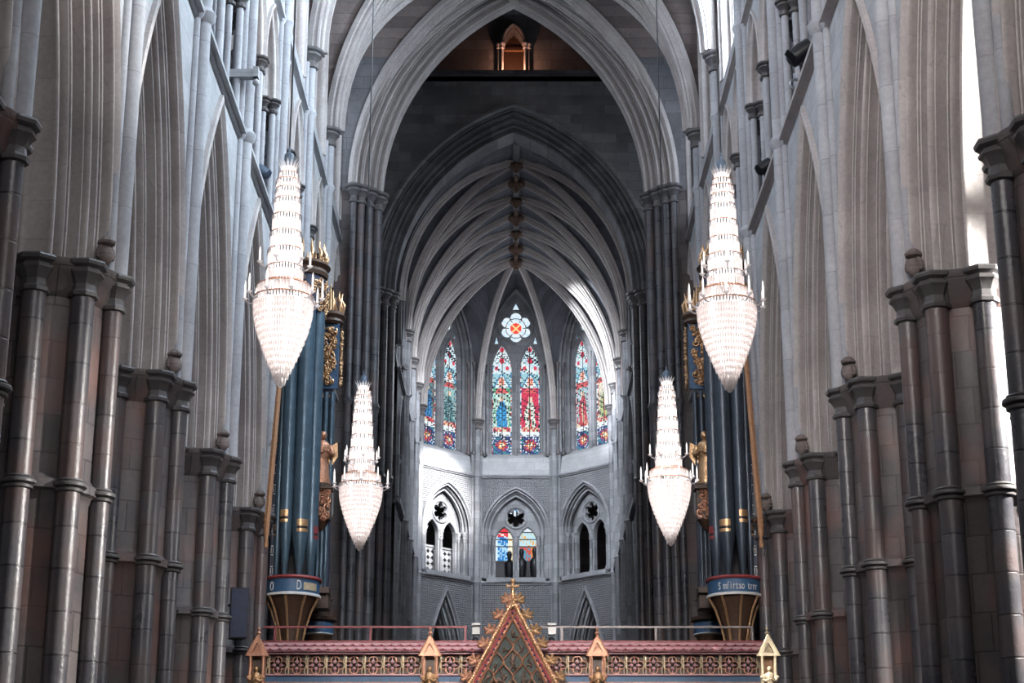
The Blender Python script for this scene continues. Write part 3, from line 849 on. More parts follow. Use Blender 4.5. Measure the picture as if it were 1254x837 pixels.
# strings round the choir and apse
def apse_path(r, y0=59.6):
    V = [(AX + r/math.cos(PI/8)*math.cos(a), YC + r/math.cos(PI/8)*math.sin(a)) for a in [-PI/8 + k*PI/4 for k in range(6)]]
    return [(AX + r, y0)] + V + [(AX - r, y0)]
for i, z in enumerate((ZS1, ZS2)):
    string('trim_%d' % (6 + i), apse_path(RIN - .01)[::-1], z, M['grey'], .10, .16, '%s stone string course running round the choir and apse' % ['lower', 'upper'][i])
# rib shafts
V = [(RIN/math.cos(PI/8)*math.cos(a), RIN/math.cos(PI/8)*math.sin(a)) for a in [-PI/8 + k*PI/4 for k in range(6)]]
spots = [(AX + x*.975, YC + y*.975, math.atan2(y, x), w) for (x, y), w in zip(V, ('right flank', 'right side', 'centre right', 'centre left', 'left side', 'left flank'))]
for yy, w in ((66.6, 'first'), (63.1, 'second')):
    for s in (1, -1): spots.append((AX + s*(RIN - .1), yy, 0 if s > 0 else PI, '%s choir bay %s' % (w, 'right' if s > 0 else 'left')))
rsh = {nm: MB().lathe([(r, 5.0), (r, ZS1 - .1), (r + .05, ZS1), (r, ZS1 + .1), (r, ZS2 - .1), (r + .05, ZS2), (r, ZS2 + .1), (r, 21.6)], 14).mesh('rib_shaft_' + nm, M['grey']) for nm, r in (('main', .13), ('slim', .065))}
rcap = MB().lathe(capital_profile(.14, Z_SPR, .45, .14), 10).mesh('rib_capital', M['cap'], 25)
for (x, y, a, w) in spots:
    t = empty('rib_shaft', (x, y, 0), a - PI/2)
    link('shaft', rsh['main'], t)
    for s in (-1, 1): link('side_shaft', rsh['slim'], t, (s*.2, .06, 0))
    link('capital', rcap, t)
    tag(t, 'slender stone wall shaft under the vault ribs, %s of the apse' % w if 'bay' not in w else 'slender stone wall shaft under the vault ribs, %s' % w, 'shaft', 'rib shafts of the choir and apse', 'structure')
# vault
RA = 6.3
aA = RIN + .05
web2 = web_mesh(3.5, aA, RA, ZR, 36, 16).mesh('choir_web', M['vaultweb'], 60)
tr2 = rib_mesh([p for p in plan_rib(RIN - .05, RA, ZR, (-RIN + .05, 0), (0, 0))] + [(-p[0], p[1], p[2]) for p in plan_rib(RIN - .05, RA, ZR, (-RIN + .05, 0), (0, 0))[:-1][::-1]], 0.8, mat=M['arch'])
dg2 = {s: rib_mesh(plan_rib(RIN - .05, RA, ZR, (-RIN + .05, s*1.68), (0, 0)) + [(-p[0], -p[1], p[2]) for p in plan_rib(RIN - .05, RA, ZR, (-RIN + .05, s*1.68), (0, 0))[:-1][::-1]], .68, mat=M['arch']) for s in (-1, 1)}
rdg = MB().box((0, 0, ZR - .06), (.24, 3.5, .22)).mesh('choir_ridge', M['grey'])
def choir_boss(scale):
    b = MB().ball((0, 0, 0), .26*scale, 12, 8, .9)
    for i in range(8): b.ball((.24*scale*math.cos(i*PI/4), .24*scale*math.sin(i*PI/4), .02), .12*scale, 8, 5)
    b.ball((0, 0, -.22*scale), .11*scale, 8, 6)
    return b.mesh('choir_boss', M['bronze'], 60)
bs = {1.0: choir_boss(1.0), .8: choir_boss(.8)}
bosses = []
for i, yy in enumerate((61.35, 64.85, 68.35)):
    t = empty('vault_bay', (AX, yy, Z_SPR))
    link('web', web2, t); link('ridge_rib', rdg, t)
    for s in (-1, 1): link('diagonal_rib', dg2[s], t)
    link('transverse_rib', tr2, t, (0, 1.75, 0))
    tag(t, 'ribbed dark vault bay over the choir, %s from the crossing' % ['first', 'second', 'third'][i], 'vault', 'choir vault bays', 'structure')
    bosses += [(yy, .8), (yy + 1.75, 1.0)]
bosses.append((YC, 1.0))
for i, (yy, sc) in enumerate(bosses):
    o = link('roof_boss', bs[sc], None, (AX, yy, Z_SPR + ZR - .28))
    tag(o, 'carved gilded roof boss on the choir vault ridge, %s from the crossing' % ['first', 'second', 'third', 'fourth', 'fifth', 'sixth', 'last'][i], 'roof boss', 'roof bosses of the choir vault')
    if sc == 1.0:
        MB().tube([(0, -.35, .1), (0, -.75, .12)], [.12, .03], 8).build('leaf_tip', M['bronze'], o)
t = empty('vault_bay', (AX, YC, Z_SPR))
wb = MB()
for phi in (0, PI/4, PI/2, 3*PI/4, PI):
    n1, n2 = 22, 14; vs = []; fs = []
    for i in range(n1 + 1):
        d = (RIN + .35)*(1 - math.cos(PI/2*i/n1)) if i else 1e-3
        wd = d*math.tan(PI/8)
        for j in range(n2 + 1):
            tt = -wd*math.cos(PI*j/n2)
            zr = Fh(min(d, RIN - .0), RIN, RA, ZR)
            z = zr + (ZR - zr)*Fh(tt/wd*RIN, RIN, RA, 1.0)
            vs.append((d*math.cos(phi) - tt*math.sin(phi), d*math.sin(phi) + tt*math.cos(phi), z))
    for i in range(n1):
        for j in range(n2): fs.append((i*(n2 + 1) + j, i*(n2 + 1) + j + 1, (i + 1)*(n2 + 1) + j + 1, (i + 1)*(n2 + 1) + j))
    wb.add(vs, fs)
vs = []; fs = []
for i in range(41):
    x = -aA*math.cos(PI*i/40)
    for j in range(5):
        vs.append((x, -1.72 + j/4*(1.72 - min(1.72, abs(x)*HW/RIN)), Fh(x, aA, RA, ZR)))
for i in range(40):
    for j in range(4): fs.append((i*5 + j, i*5 + j + 1, (i + 1)*5 + j + 1, (i + 1)*5 + j))
wb.add(vs, fs)
wb.build('web', M['vaultweb'], t, 60)
for (x, y) in V:
    rm = rib_mesh(plan_rib(RIN, RA, ZR, (x*.965, y*.965), (0, 0), 22), .85, mat=M['arch'])
    link('radial_rib', rm, t)
tag(t, 'ribbed vault of the apse with ribs fanning from one boss', 'vault', None, 'structure')

# glimpses through the gallery: far windows, dark figures, a railing
def far_colour(x, z, seed, hues):
    j = rnd(math.floor(x/.06), math.floor(z/.08), seed)
    side = -1 if x < 0 else 1
    u = (x - side*.55)/.45; w = (z - 15.9)/2.4
    if abs((z/.16) % 1 - .5) > .46: return (.02, .02, .03)
    if side < 0:
        if u > .45: return (.9, .9, .75) if j < .7 else (.75, .5, .15)
        if u < -.55: return (.75, .9, .95)
        if w > .62: return (.8, .06, .08) if j < .75 else (.9, .85, .8)
        return (.03, .22, .6) if j < .65 else (.45, .72, .9)
    if w > .72: return (.8, .88, .95)
    if w > .45: return (.85, .5, .15) if j < .3 else (.55, .78, .85)
    if u > .3: return (.85, .28, .08)
    return (.1, .35, .5) if j < .5 else (.6, .12, .1)
fw = empty('window_40', (AX, YC + RIN + 2.6, 0))
fg = MB()
for s in (-1, 1):
    nm = glass_mesh('far_glass', [(s*.55 - .43, 15.9), (s*.55 + .43, 18.3)], 5.0, None, 0.0, .045, far_colour)
    link('glass', nm, fw)
link('glass', glass_mesh('far_rose', [(-.36, 18.28), (.36, 18.97)], 5.0, None, 0.0, .045, lambda x, z, sd, h: (.05, .3, .75) if math.hypot(x, z - 18.72) < .15 else ((.85, .92, 1) if rnd(math.floor(x/.09), math.floor(z/.09), 2) < .6 else (.05, .07, .1))), fw)
fr = MB().plate([[(-2.2, 14.5), (2.2, 14.5), (2.2, 19.4), (-2.2, 19.4)], lancet(-.55, .40, 15.95, 17.5, .75)[::-1], lancet(.55, .40, 15.95, 17.5, .75)[::-1], foil(0, 18.62, .34, 6)[::-1]], -.15, -.02)
fr.build('frame', M['dark'], fw)
tag(fw, 'blue and red stained glass far behind the central gallery opening', 'window', None, 'structure')
def figure(x, y, h, label):
    o = MB().lathe([(.2, 0), (.2, .1), (.13, .2), (.2, h*.4), (.21, h*.6), (.07, h*.72), (.09, h*.8), (.115, h*.88), (.08, h*.97), (0, h)], 12).build('dark_statue', M['black'])
    o.location = (AX + x, YC + RIN + y, 15.12)
    MB().box((0, 0, -.0), (.5, .3, .12)).build('plinth', M['black'], o)
    tag(o, label, 'statue')
figure(-.28, 1.0, 1.35, 'dark statue silhouette in the left light of the central gallery opening')
figure(.24, .9, 1.45, 'dark statue silhouette beside the mullion in the right central light')
figure(.80, .9, 1.5, 'dark statue silhouette against orange glass in the right central light')
pb = MB()
pb.box((0, 0, .45), (2.2, .06, .9))
o = pb.build('dark_chest', M['black']); o.location = (AX, YC + RIN + 1.35, 15.12); o.rotation_euler = (0, 0, 0)
MB().box((0, 0, .93), (2.3, .14, .08)).build('top', M['black'], o)
tag(o, 'dark parapet behind the statues in the central gallery opening', 'parapet')
phi = 3*PI/4
t = empty('railing_panel', (AX + (RIN + .75)*math.cos(phi), YC + (RIN + .75)*math.sin(phi), 15.12), phi - PI/2)
loops = [[(-1.0, .05), (1.0, .05), (1.0, 1.15), (-1.0, 1.15)]]
for i in range(8):
    for k in range(4): loops.append(foil(-.84 + .24*i, .2 + .26*k, .10, 4, 4)[::-1])
MB().plate(loops, 0, .06).build('lattice', M['grey'], t); MB().box((0, .03, 1.2), (2.1, .14, .08)).build('rail', M['grey'], t)
tag(t, 'pierced grey railing panel inside the left slanting gallery opening', 'railing')

# outer shell round the choir so that no daylight leaks in
sh = MB()
P = [(-10.5, 59.6), (10.5, 59.6), (10.5, 84), (-10.5, 84)]
for (x0, y0), (x1, y1) in ((P[1], P[2]), (P[2], P[3]), (P[3], P[0])): sh.quad((x0, y0, 0), (x1, y1, 0), (x1, y1, 19.7), (x0, y0, 19.7))
hole = apse_path(RIN + .1, 59.7)
roof = MB().plate([[P[1], P[2], P[3], P[0]] + [(x, 59.6 if y < 59.8 else y) for x, y in hole[::-1]]], 0, .2)
sh.merge(roof.xf(Matrix(((1, 0, 0, 0), (0, 0, 1, 0), (0, 1, 0, 19.6), (0, 0, 0, 1)))))
o = sh.build('wall_ambulatory', M['dark']); tag(o, 'dark outer wall of the passage behind the apse', 'wall', None, 'structure')
# ================================================================== CHANDELIERS
def prism_row(mb, r, z, l, N, w=.8, tilt=.0, jit=.006):
    for i in range(N):
        a = 2*PI*(i + .5*(N % 2))/N
        ca, sa = math.cos(a), math.sin(a)
        hw = PI*r/N*w; th = .008
        dz = random.uniform(-jit, jit); rb = r - tilt
        vs = []
        for (rr, zz, k) in ((r, z + dz, .55), (r, z - l*.12 + dz, 1.0), (rb, z - l*.82 + dz, 1.0)):
            for (t, n) in ((-hw*k, 0), (0, th*k), (hw*k, 0), (0, -th*k)):
                vs.append(((rr + n)*ca - t*sa, (rr + n)*sa + t*ca, zz))
        vs.append((rb*ca, rb*sa, z - l + dz))
        fs = [(3, 2, 1, 0)]
        for b in (0, 4):
            for j in range(4): fs.append((b + j, b + (j + 1) % 4, b + 4 + (j + 1) % 4, b + 4 + j))
        for j in range(4): fs.append((8 + j, 8 + (j + 1) % 4, 12))
        mb.add(vs, fs)
def torus(mb, r, z, t, n=32, m=6):
    mb.tube([(r*math.cos(2*PI*i/n), r*math.sin(2*PI*i/n), z) for i in range(n + 1)], t, m, False)
def make_chandelier():
    t = empty('chandelier')
    MB().lathe([(.065, 3.05), (.065, 3.17), (.05, 3.19), (.02, 3.21), (.012, 3.3)], 16).build('top_cap', M['greyblue'], t)
    MB().tube([(0, 0, 3.25), (0, 0, 20.4)], .012, 6).build('cable', M['black'], t)
    cr = MB()
    for i in range(16):
        a = 2*PI*i/16; da = .15
        P = []
        for (r, z, k) in ((.095, 2.90, 1), (.105, 2.98, 1), (.13, 3.03, .75), (.165, 3.075, .05)):
            P.append([(r*math.cos(a + da*k), r*math.sin(a + da*k), z), (r*math.cos(a - da*k), r*math.sin(a - da*k), z)])
        for p, q in zip(P[:-1], P[1:]): cr.quad(p[0], p[1], q[1], q[0])
    cr.build('crown', M['crystal'], t, 180)
    tiers = [(2.90, .125, .10, 22), (2.80, .15, .12, 24), (2.68, .15, .15, 26), (2.53, .165, .24, 28), (2.30, .18, .26, 30), (2.06, .195, .26, 34), (1.82, .22, .26, 36), (1.58, .235, .24, 40)]
    for (z, r, l, N) in tiers:
        m = MB(); prism_row(m, r, z, l, N)
        o = m.build('crystal_tier', M['crystal'], t, 20)
        rg = MB(); torus(rg, r + .004, z + .004, .006)
        rg.build('ring', M['goldred'], o)
        d = MB(); prism_row(d, r + .012, z - .004, .07, N, .42)
        d.build('drop_fringe', M['steel'], o, 20)
    # shoulder and bowl
    m = MB()
    for (z, r, l, N) in ((1.36, .27, .14, 44), (1.32, .345, .20, 54)): prism_row(m, r, z, l, N)
    o = m.build('crystal_shoulder', M['crystal'], t, 20)
    rg = MB(); torus(rg, .345, 1.325, .008); torus(rg, .27, 1.37, .007)
    rg.build('ring', M['goldred'], o)
    bowl = MB(); z = 1.16; k = 0
    rad = [.375, .385, .38, .365, .345, .322, .296, .268, .238, .208, .176, .142, .108, .075]
    for r in rad:
        prism_row(bowl, r, z, .15, max(10, int(2*PI*r/.034)), .85, .012); z -= .078
    o = bowl.build('crystal_bowl', M['crystal'], t, 20)
    rg = MB(); torus(rg, .385, 1.165, .010, 40)
    rg.build('ring', M['goldred'], o)
    d = MB(); prism_row(d, .397, 1.155, .07, 60, .42); d.build('drop_fringe', M['steel'], o, 20)
    f = MB().lathe([(.055, .09), (.06, .06), (.03, .045), (.02, .035), (.038, .015), (.03, -.02), (.008, -.035), (0, -.04)], 12)
    f.build('finial', M['crystal'], t)
    # the lamps inside
    MB().lathe([(.06, 1.42), (.12, 1.5), (.115, 2.1), (.085, 2.8), (.06, 3.0), (.0, 3.02)], 12).build('lamp', M['lampcore'], t)
    MB().lathe([(.0, .16), (.06, .22), (.17, .55), (.25, .9), (.26, 1.15), (.12, 1.28), (0, 1.29)], 16).build('lamp', M['lampcore'], t)
    # candle arms
    for (n, r0, r1, zr, ln, off) in ((6, .2, .33, 1.60, .22, .3), (10, .36, .50, 1.12, .27, 0.0)):
        for i in range(n):
            a = 2*PI*i/n + off; ca, sa = math.cos(a), math.sin(a)
            P = []
            for j in range(9):
                u = j/8; r = r0 + (r1 - r0)*u; z = zr - .05*math.sin(PI*u*.9) + .05*u
                P.append((r*ca, r*sa, z))
            arm = MB().tube(P, .011, 6); q = P[-1]
            arm.lathe([(.012, q[2] - .02), (.04, q[2] + .01), (.034, q[2] + .016), (.014, q[2] + .02)], 10, (q[0], q[1]))
            o = arm.build('candle_arm', M['crystal'], t)
            c = MB().lathe([(.012, q[2] + .01), (.013, q[2] + ln*.7), (.008, q[2] + ln*.85), (0, q[2] + ln)], 8, (q[0], q[1]))
            c.build('candle', M['candle'], o)
    return t
ch0 = make_chandelier()
CH = [(343, 472, 22.1, 'lit crystal chandelier hanging high on the left, the larger left one'), (893.5, 478, 22.3, 'lit crystal chandelier hanging high on the right, the larger right one'),
      (440, 673, 31.6, 'smaller lit crystal chandelier low on the left before the organ pipes'), (821.5, 667, 31.6, 'smaller lit crystal chandelier low on the right before the choir')]
for i, (px, py, Y, lab) in enumerate(CH):
    c = ch0 if i == 0 else dup(ch0)
    x, z = at(px, py, Y); c.location = (x, Y, z); c.rotation_euler = (0, 0, .2*i)
    tag(c, lab, 'chandelier', 'crystal chandeliers')

# ================================================================== CHOIR SCREEN
YS = 33.0
def zpx(py, Y=YS): return at(629, py, Y)[1]
def xpx(px, py=800, Y=YS): return at(px, py, Y)[0]
Z_TOPS, Z_CREST, Z_PAR0, Z_PAR1 = zpx(785), zpx(799), zpx(801), zpx(828)
PX = [xpx(317), xpx(527), xpx(731), xpx(939)]
scr = empty('choir_screen', (0, YS, 0))
tag(scr, 'gilded and painted choir screen with a central crocketed gable and pierced parapet', 'screen')
x0, x1 = PX[0] - .1, PX[3] + .1
body = MB().plate([[(x0, 0), (x1, 0), (x1, 5.45), (x0, 5.45)][::1], lancet(0, 1.0, 0.02, 2.4, 1.5)[::-1], lancet(-3.0, .7, .8, 2.8, 1.0)[::-1], lancet(3.0, .7, .8, 2.8, 1.0)[::-1]], .05, .5)
body.build('screen_wall', M['dark'], scr)
MB().box((0, .3, 5.52), (x1 - x0, .5, .18)).build('painted_frieze', M['navy'], scr)
MB().box((0, .02, 5.625), (x1 - x0, .12, .035)).build('gilt_bar', M['goldred'], scr)
MB().box((0, .02, (5.645 + Z_PAR1)/2 - .01), (x1 - x0, .14, Z_PAR1 - 5.66)).build('blue_band', M['blue'], scr)
MB().box((0, 0, Z_PAR1 + .005), (x1 - x0, .2, .025)).build('pale_ledge', M['pink'], scr)
orn = MB()
n = 44
for i in range(n):
    x = x0 + (x1 - x0)*(i + .5)/n
    orn.ball((x, .03, 5.555), .045, 8, 5, .9)
    for s in (-1, 1): orn.tube([(x, .03, 5.57), (x + s*.05, .0, 5.60), (x + s*.085, .02, 5.55), (x + s*.06, .03, 5.50)], [.02, .018, .014, .008], 6)
orn.build('leaf_ornament', M['goldred'], scr)
# parapet
MB().box((0, .16, (Z_PAR0 + Z_PAR1)/2), (x1 - x0, .04, Z_PAR0 - Z_PAR1)).build('back_panel', M['oak'], scr)
MB().box((0, .03, Z_PAR0 + .012), (x1 - x0, .22, .05)).build('rail', M['pink'], scr)
hp = Z_PAR0 - Z_PAR1 - .03; zc = (Z_PAR0 + Z_PAR1)/2 - .004; wp = .325
pl = MB().plate([[(-wp/2 + .03, -hp/2), (wp/2 - .03, -hp/2), (wp/2 - .03, hp/2), (-wp/2 + .03, hp/2)], foil(0, 0, .152, 4, 8)[::-1]], 0, .04)
for s in (-1, 1):
    for q in (-1, 1): pl.ball((s*.075, -.005, q*.10), .014, 6, 4)
pl_me = pl.mesh('parapet_panel_mesh', M['oak'], 40)
rim = MB().tube([(x, -.012, z) for x, z in foil(0, 0, .158, 4, 8)] + [(foil(0, 0, .158, 4, 8)[0][0], -.012, foil(0, 0, .158, 4, 8)[0][1])], .011, 5)
rim_me = rim.mesh('parapet_rim_mesh', M['goldred'], 60)
fl = MB()
for k in range(4):
    a = k*PI/2; c, s_ = math.cos(a), math.sin(a)
    fl.ball((.06*c, 0, .06*s_), .033, 8, 6)
    fl.tube([(.08*c, .01, .08*s_), (.15*c, .02, .15*s_)], .011, 5)
fl_me = fl.mesh('parapet_flower_mesh', M['pink'], 60)
bal = MB()
for sgn, off in ((1, 0.0), (-1, .0)):
    bal.tube([(sgn*(.006 + .022*math.sin(PI*(j/12)*2 + .4)), -.02, -hp/2 + hp*j/12) for j in range(13)], .013, 6)
bal.box((.03, .03, 0), (.018, .05, hp))
bal_me = bal.mesh('baluster_mesh', M['palegold'], 60)
panels = []
for a, b, n in ((PX[0] + .17, PX[1] - .17, 8), (PX[2] + .17, PX[3] - .17, 8), (PX[1] + .17, -.22, 3), (.22, PX[2] - .17, 3)):
    for i in range(n + 1):
        link('baluster', bal_me, scr, (a + (b - a)*i/n, .04, zc))
        if i < n:
            p = link('parapet_panel', pl_me, scr, (a + (b - a)*(i + .5)/n, .06, zc)); p.scale = ((b - a)/n/wp, 1, 1)
            link('flower', fl_me, p, (0, .0, 0)); link('rim', rim_me, p)
# scaled cresting
cre = MB().add([(x0, -.08, Z_CREST), (x1, -.08, Z_CREST), (x1, .22, Z_TOPS), (x0, .22, Z_TOPS), (x0, .5, Z_TOPS), (x1, .5, Z_TOPS), (x0, -.08, Z_CREST - .03), (x1, -.08, Z_CREST - .03)], [(0, 1, 2, 3), (3, 2, 5, 4), (6, 7, 1, 0)])
cre.build('cresting', M['red'], scr, 20)
scl = MB(); N = 54; sl = Vector((0, .30, Z_TOPS - Z_CREST))
for row in range(2):
    for i in range(N):
        x = x0 + (x1 - x0)*(i + .5*row + .25)/N; w = (x1 - x0)/N*.5
        b = row*.46 + .06
        pts = [(x - w, b + .36), (x - w*.96, b + .2), (x - w*.6, b + .07), (x, b), (x + w*.6, b + .07), (x + w*.96, b + .2), (x + w, b + .36)]
        o3 = [(p, -.08 + sl.y*t - .012 - .02*(1 - t), Z_CREST + sl.z*t + .012) for p, t in pts]
        scl.add(o3 + [(p[0], p[1] + .02, p[2] - .012) for p in o3], [(0, 1, 2, 3, 4, 5, 6)] + [(j + 7, j + 8, j + 1, j) for j in range(6)])
scl.build('scale_tiles', M['pink'], scr, 20)
MB().box((0, .24, Z_TOPS + .012), (x1 - x0, .1, .03)).build('top_bar', M['red'], scr)

def leaf_blob(mb, c, s, seed, lean=0):
    rr = random.Random(seed)
    mb.ball(c, .055*s, 8, 6)
    for k in range(5):
        a = -.6 + k*PI*1.2/4 + lean
        dx, dz = math.cos(a), math.sin(a)
        mb.tube([(c[0], c[1], c[2]), (c[0] + dx*.07*s, c[1] - .03*s, c[2] + dz*.07*s), (c[0] + dx*.11*s, c[1] - .05*s, c[2] + dz*.10*s + .02*s), (c[0] + dx*.10*s, c[1] - .075*s, c[2] + dz*.08*s + .04*s)],
                [.035*s, .034*s, .026*s, .006*s], 6)
def figure_mesh(h, mat_name='gold'):
    """small robed statue of height h standing on z=0, facing -y"""
    m = MB().lathe([(.17*h, 0), (.18*h, .03*h), (.14*h, .2*h), (.125*h, .42*h), (.115*h, .52*h), (.14*h, .66*h), (.15*h, .74*h), (.11*h, .80*h), (.045*h, .83*h), (.042*h, .86*h)], 14, sy=.75)
    m.v = [(x*(1 + .08*math.sin(9*math.atan2(y, x))*max(0, 1 - z/(.6*h))), y*(1 + .08*math.sin(9*math.atan2(y, x))*max(0, 1 - z/(.6*h))), z) for x, y, z in m.v]
    m.ball((0, -.01*h, .92*h), .07*h, 12, 8, 1.2)
    m.ball((0, -.085*h, .91*h), .016*h, 6, 4)
    for s in (-1, 1):
        m.tube([(s*.14*h, 0, .75*h), (s*.19*h, -.03*h, .60*h), (s*.12*h, -.14*h, .56*h), (s*.03*h, -.17*h, .60*h)], [.05*h, .045*h, .036*h, .026*h], 8)
        m.ball((s*.03*h, -.18*h, .61*h), .03*h, 7, 5)
    return m
for i, x in enumerate(PX):
    mat = M['palegold'] if i == 3 else M['goldred']  # right pinnacle: the sun's brightness is put into paler gilding
    p = empty('pinnacle', (x, -.12, 0)); p.parent = scr
    zt = zpx(806)
    b = MB()
    for s in (-1, 1):
        b.box((s*.115, 0, (4.6 + zt)/2), (.05, .24, zt - 4.6)); b.ball((s*.15, -.1, zt + .02), .035, 7, 5); b.tube([(s*.115, -.13, 4.6), (s*.115, -.13, zt)], .022, 6)
        for z in (5.2, 5.7): b.ball((s*.14, -.14, z), .035, 7, 5)
    b.box((0, .08, (4.6 + zt)/2), (.22, .05, zt - 4.6))
    o = b.build('shaft', mat, p)
    if i == 3: tag(o, 'gilded shaft coloured paler for its sunlight')
    MB().box((0, .05, (5.3 + zt)/2), (.16, .04, zt - 5.35)).build('niche', M['oak'] if i < 3 else M['tan'], p)  # lighter niche at the right end, sunlight put into its colour
    ga = MB().plate([[(-.19, zt), (.19, zt), (0, zt + .36)], [(-.10, zt + .05), (0, zt + .24), (.10, zt + .05)]], -.14, -.08)
    ga.plate([[(-.19, zt), (.19, zt), (0, zt + .36)]], -.06, .12)
    for s in (-1, 1):
        for k in range(4): ga.ball((s*(.19 - .045*k), -.1, zt + .03 + .085*k), .022, 6, 4)
        ga.tube([(s*.2, -.12, zt), (0, -.12, zt + .38)], .018, 6)
    ga.build('gable', mat, p, 30)
    fi = MB().lathe([(.03, zt + .34), (.02, zt + .40), (.045, zt + .42), (.03, zt + .45), (.015, zt + .47), (.03, zt + .50), (0, zt + .55)], 8)
    fi.build('finial', mat, p)
    fg = figure_mesh(.62); fg.xf(Matrix.Translation((0, -.12, 5.28))); fg.lathe([(.02, 5.1), (.10, 5.2), (.11, 5.28), (0, 5.28)], 8, (0, -.12))
    fg.build('niche_figure', M['gold'] if i < 3 else M['palegold'], p, 60)  # right-hand figure coloured paler to stand for the sun on it
# central gable
gb = empty('gable', (0, -.32, 0)); gb.parent = scr
gx = xpx(628, 760, YS - .3)
zA, zB = zpx(738, YS - .3), 4.5
slope = .71/1.36                      # half width gained per metre down
hwB = (zA - zB)*slope
def gline(z, off): return (zA - z)*slope + off
for s in (-1, 1):
    pth = [(s*hwB, 0, zB), (0, 0, zA)]
    nrm = [Vector((s*1, 0, slope)).normalized()]*2
    prof = [(.10, -.16), (-.02, -.16), (-.05, -.14), (-.02, -.12), (.0, -.115), (.0, -.04), (-.05, -.03), (-.075, .0), (-.05, .04), (.0, .05), (.10, .05)]
    sgn = 1 if s > 0 else -1
    r = MB().sweep(pth, nrm, [(b*sgn, n) for b, n in prof]); o = r.build('raking_bar', M['goldred'], gb, 30)
    r = MB().sweep([(s*(hwB - .08), -.01, zB), (0, -.01, zA - .16)], nrm, [(sgn*.0, -.03), (-sgn*.012, 0), (0, .03)]); r.build('red_fillet', M['red'], o, 30)
    st = MB()
    for k in range(26):
        u = (k + .5)/27
        st.ball((s*hwB*(1 - u) - s*.078, -.012, zB + (zA - zB)*u - .06), .024, 7, 5)
    st.build('studs', M['navy'], o)
    rope = MB()
    for k in range(60):
        u = (k + .5)/60
        rope.ball((s*hwB*(1 - u) + s*.01, -.075, zB + (zA - zB)*u), .026, 6, 4)
    rope.build('beading', M['gold'], o)
    for k, py in enumerate((736, 755, 774, 790, 811, 831)):
        z = zpx(py, YS - .3); cx = s*(gline(z, .12))
        c = MB(); leaf_blob(c, (cx, -.02, z), 1.05, k, 0 if s > 0 else PI*.0)
        if s < 0: c.v = [(2*cx - x, y, zz) for x, y, zz in c.v]
        c.tube([(cx - s*.13, 0, z - .1), (cx - s*.03, 0, z - .06), (cx, -.02, z)], [.03, .035, .03], 6)
        c.build('crocket', M['gold'] if s > 0 else M['goldred'], gb, 60)
inf = MB().add([(-hwB + .1, .04, zB), (hwB - .1, .04, zB), (0, .04, zA - .2)], [(0, 1, 2)])
o = inf.build('infill_panel', M['moss'], gb)
ti = MB().tube([(-hwB + .2, 0, zB), (0, 0, zA - .32), (hwB - .2, 0, zB)], .016, 6)
cw_, chh = .34, .54; zv = zA - .27
for row in range(7):
    for k in range(-4, 5):
        cx = k*cw_ + (cw_/2 if row % 2 else 0); zt = zv - row*chh/2 - (.0)
        for s in (-1, 1):
            run = []
            for j in range(21):
                u = j/20; x = cx + s*cw_/2*math.sin(PI*u)**2*(1.0) ; z = zt - chh*u
                if abs(x) < (zA - z)*slope - .15: run.append((x, .0, z))
                elif len(run) > 2: ti.tube(run, .02, 6); run = []
                else: run = []
            if len(run) > 2: ti.tube(run, .02, 6)
ti.build('tracery', M['goldred'], o)
lv = MB(); rr = random.Random(3)
for row in range(7):
    for k in range(-4, 5):
        cx = k*cw_ + (cw_/2 if row % 2 else 0); zt = zv - row*chh/2 - chh/2
        for q in range(9):
            a = rr.uniform(0, 2*PI); d = rr.uniform(.02, .12)
            x, z = cx + d*math.cos(a), zt + d*1.4*math.sin(a)
            if abs(x) < (zA - z)*slope - .24: lv.tube([(cx, .03, zt - .1), ((x + cx)/2, .0, (z + zt)/2 - .02), (x, -.0, z), (x + .02, .02, z + .02)], [.012, .016, .022, .006], 5)
lv.build('carved_leaves', M['bronze'], o, 60)
fn = MB(); z = zpx(738, YS - .3)
fn.tube([(0, -.01, z - .08), (0, -.01, z + .36)], [.05, .03], 8)
for (zz, s) in ((z + .04, .7), (z + .26, .55)):
    for sg in (-1, 1):
        fn.tube([(0, -.01, zz), (sg*.09*s*1.4, -.03, zz + .03), (sg*.15*s*1.3, -.04, zz + .01), (sg*.15*s*1.3, -.05, zz + .07)], [.04*s, .045*s, .04*s, .01], 7)
        fn.ball((sg*.14*s*1.3, -.04, zz + .02), .045*s, 7, 5)
    fn.ball((0, -.06, zz + .02), .06*s, 8, 6)
fn.ball((0, -.01, z + .38), .05, 8, 6); fn.ball((0, -.01, z + .33), .035, 8, 6)
fn.build('finial', M['gold'], gb, 60)
for s in (gb,): s.location.x = gx
o = MB().box((0, YS + 3.2, 5.62), (9.6, 5.3, .25)).build('gallery_deck', M['oak']); tag(o, 'dark wooden gallery deck on top of the choir screen', 'deck', None, 'structure')

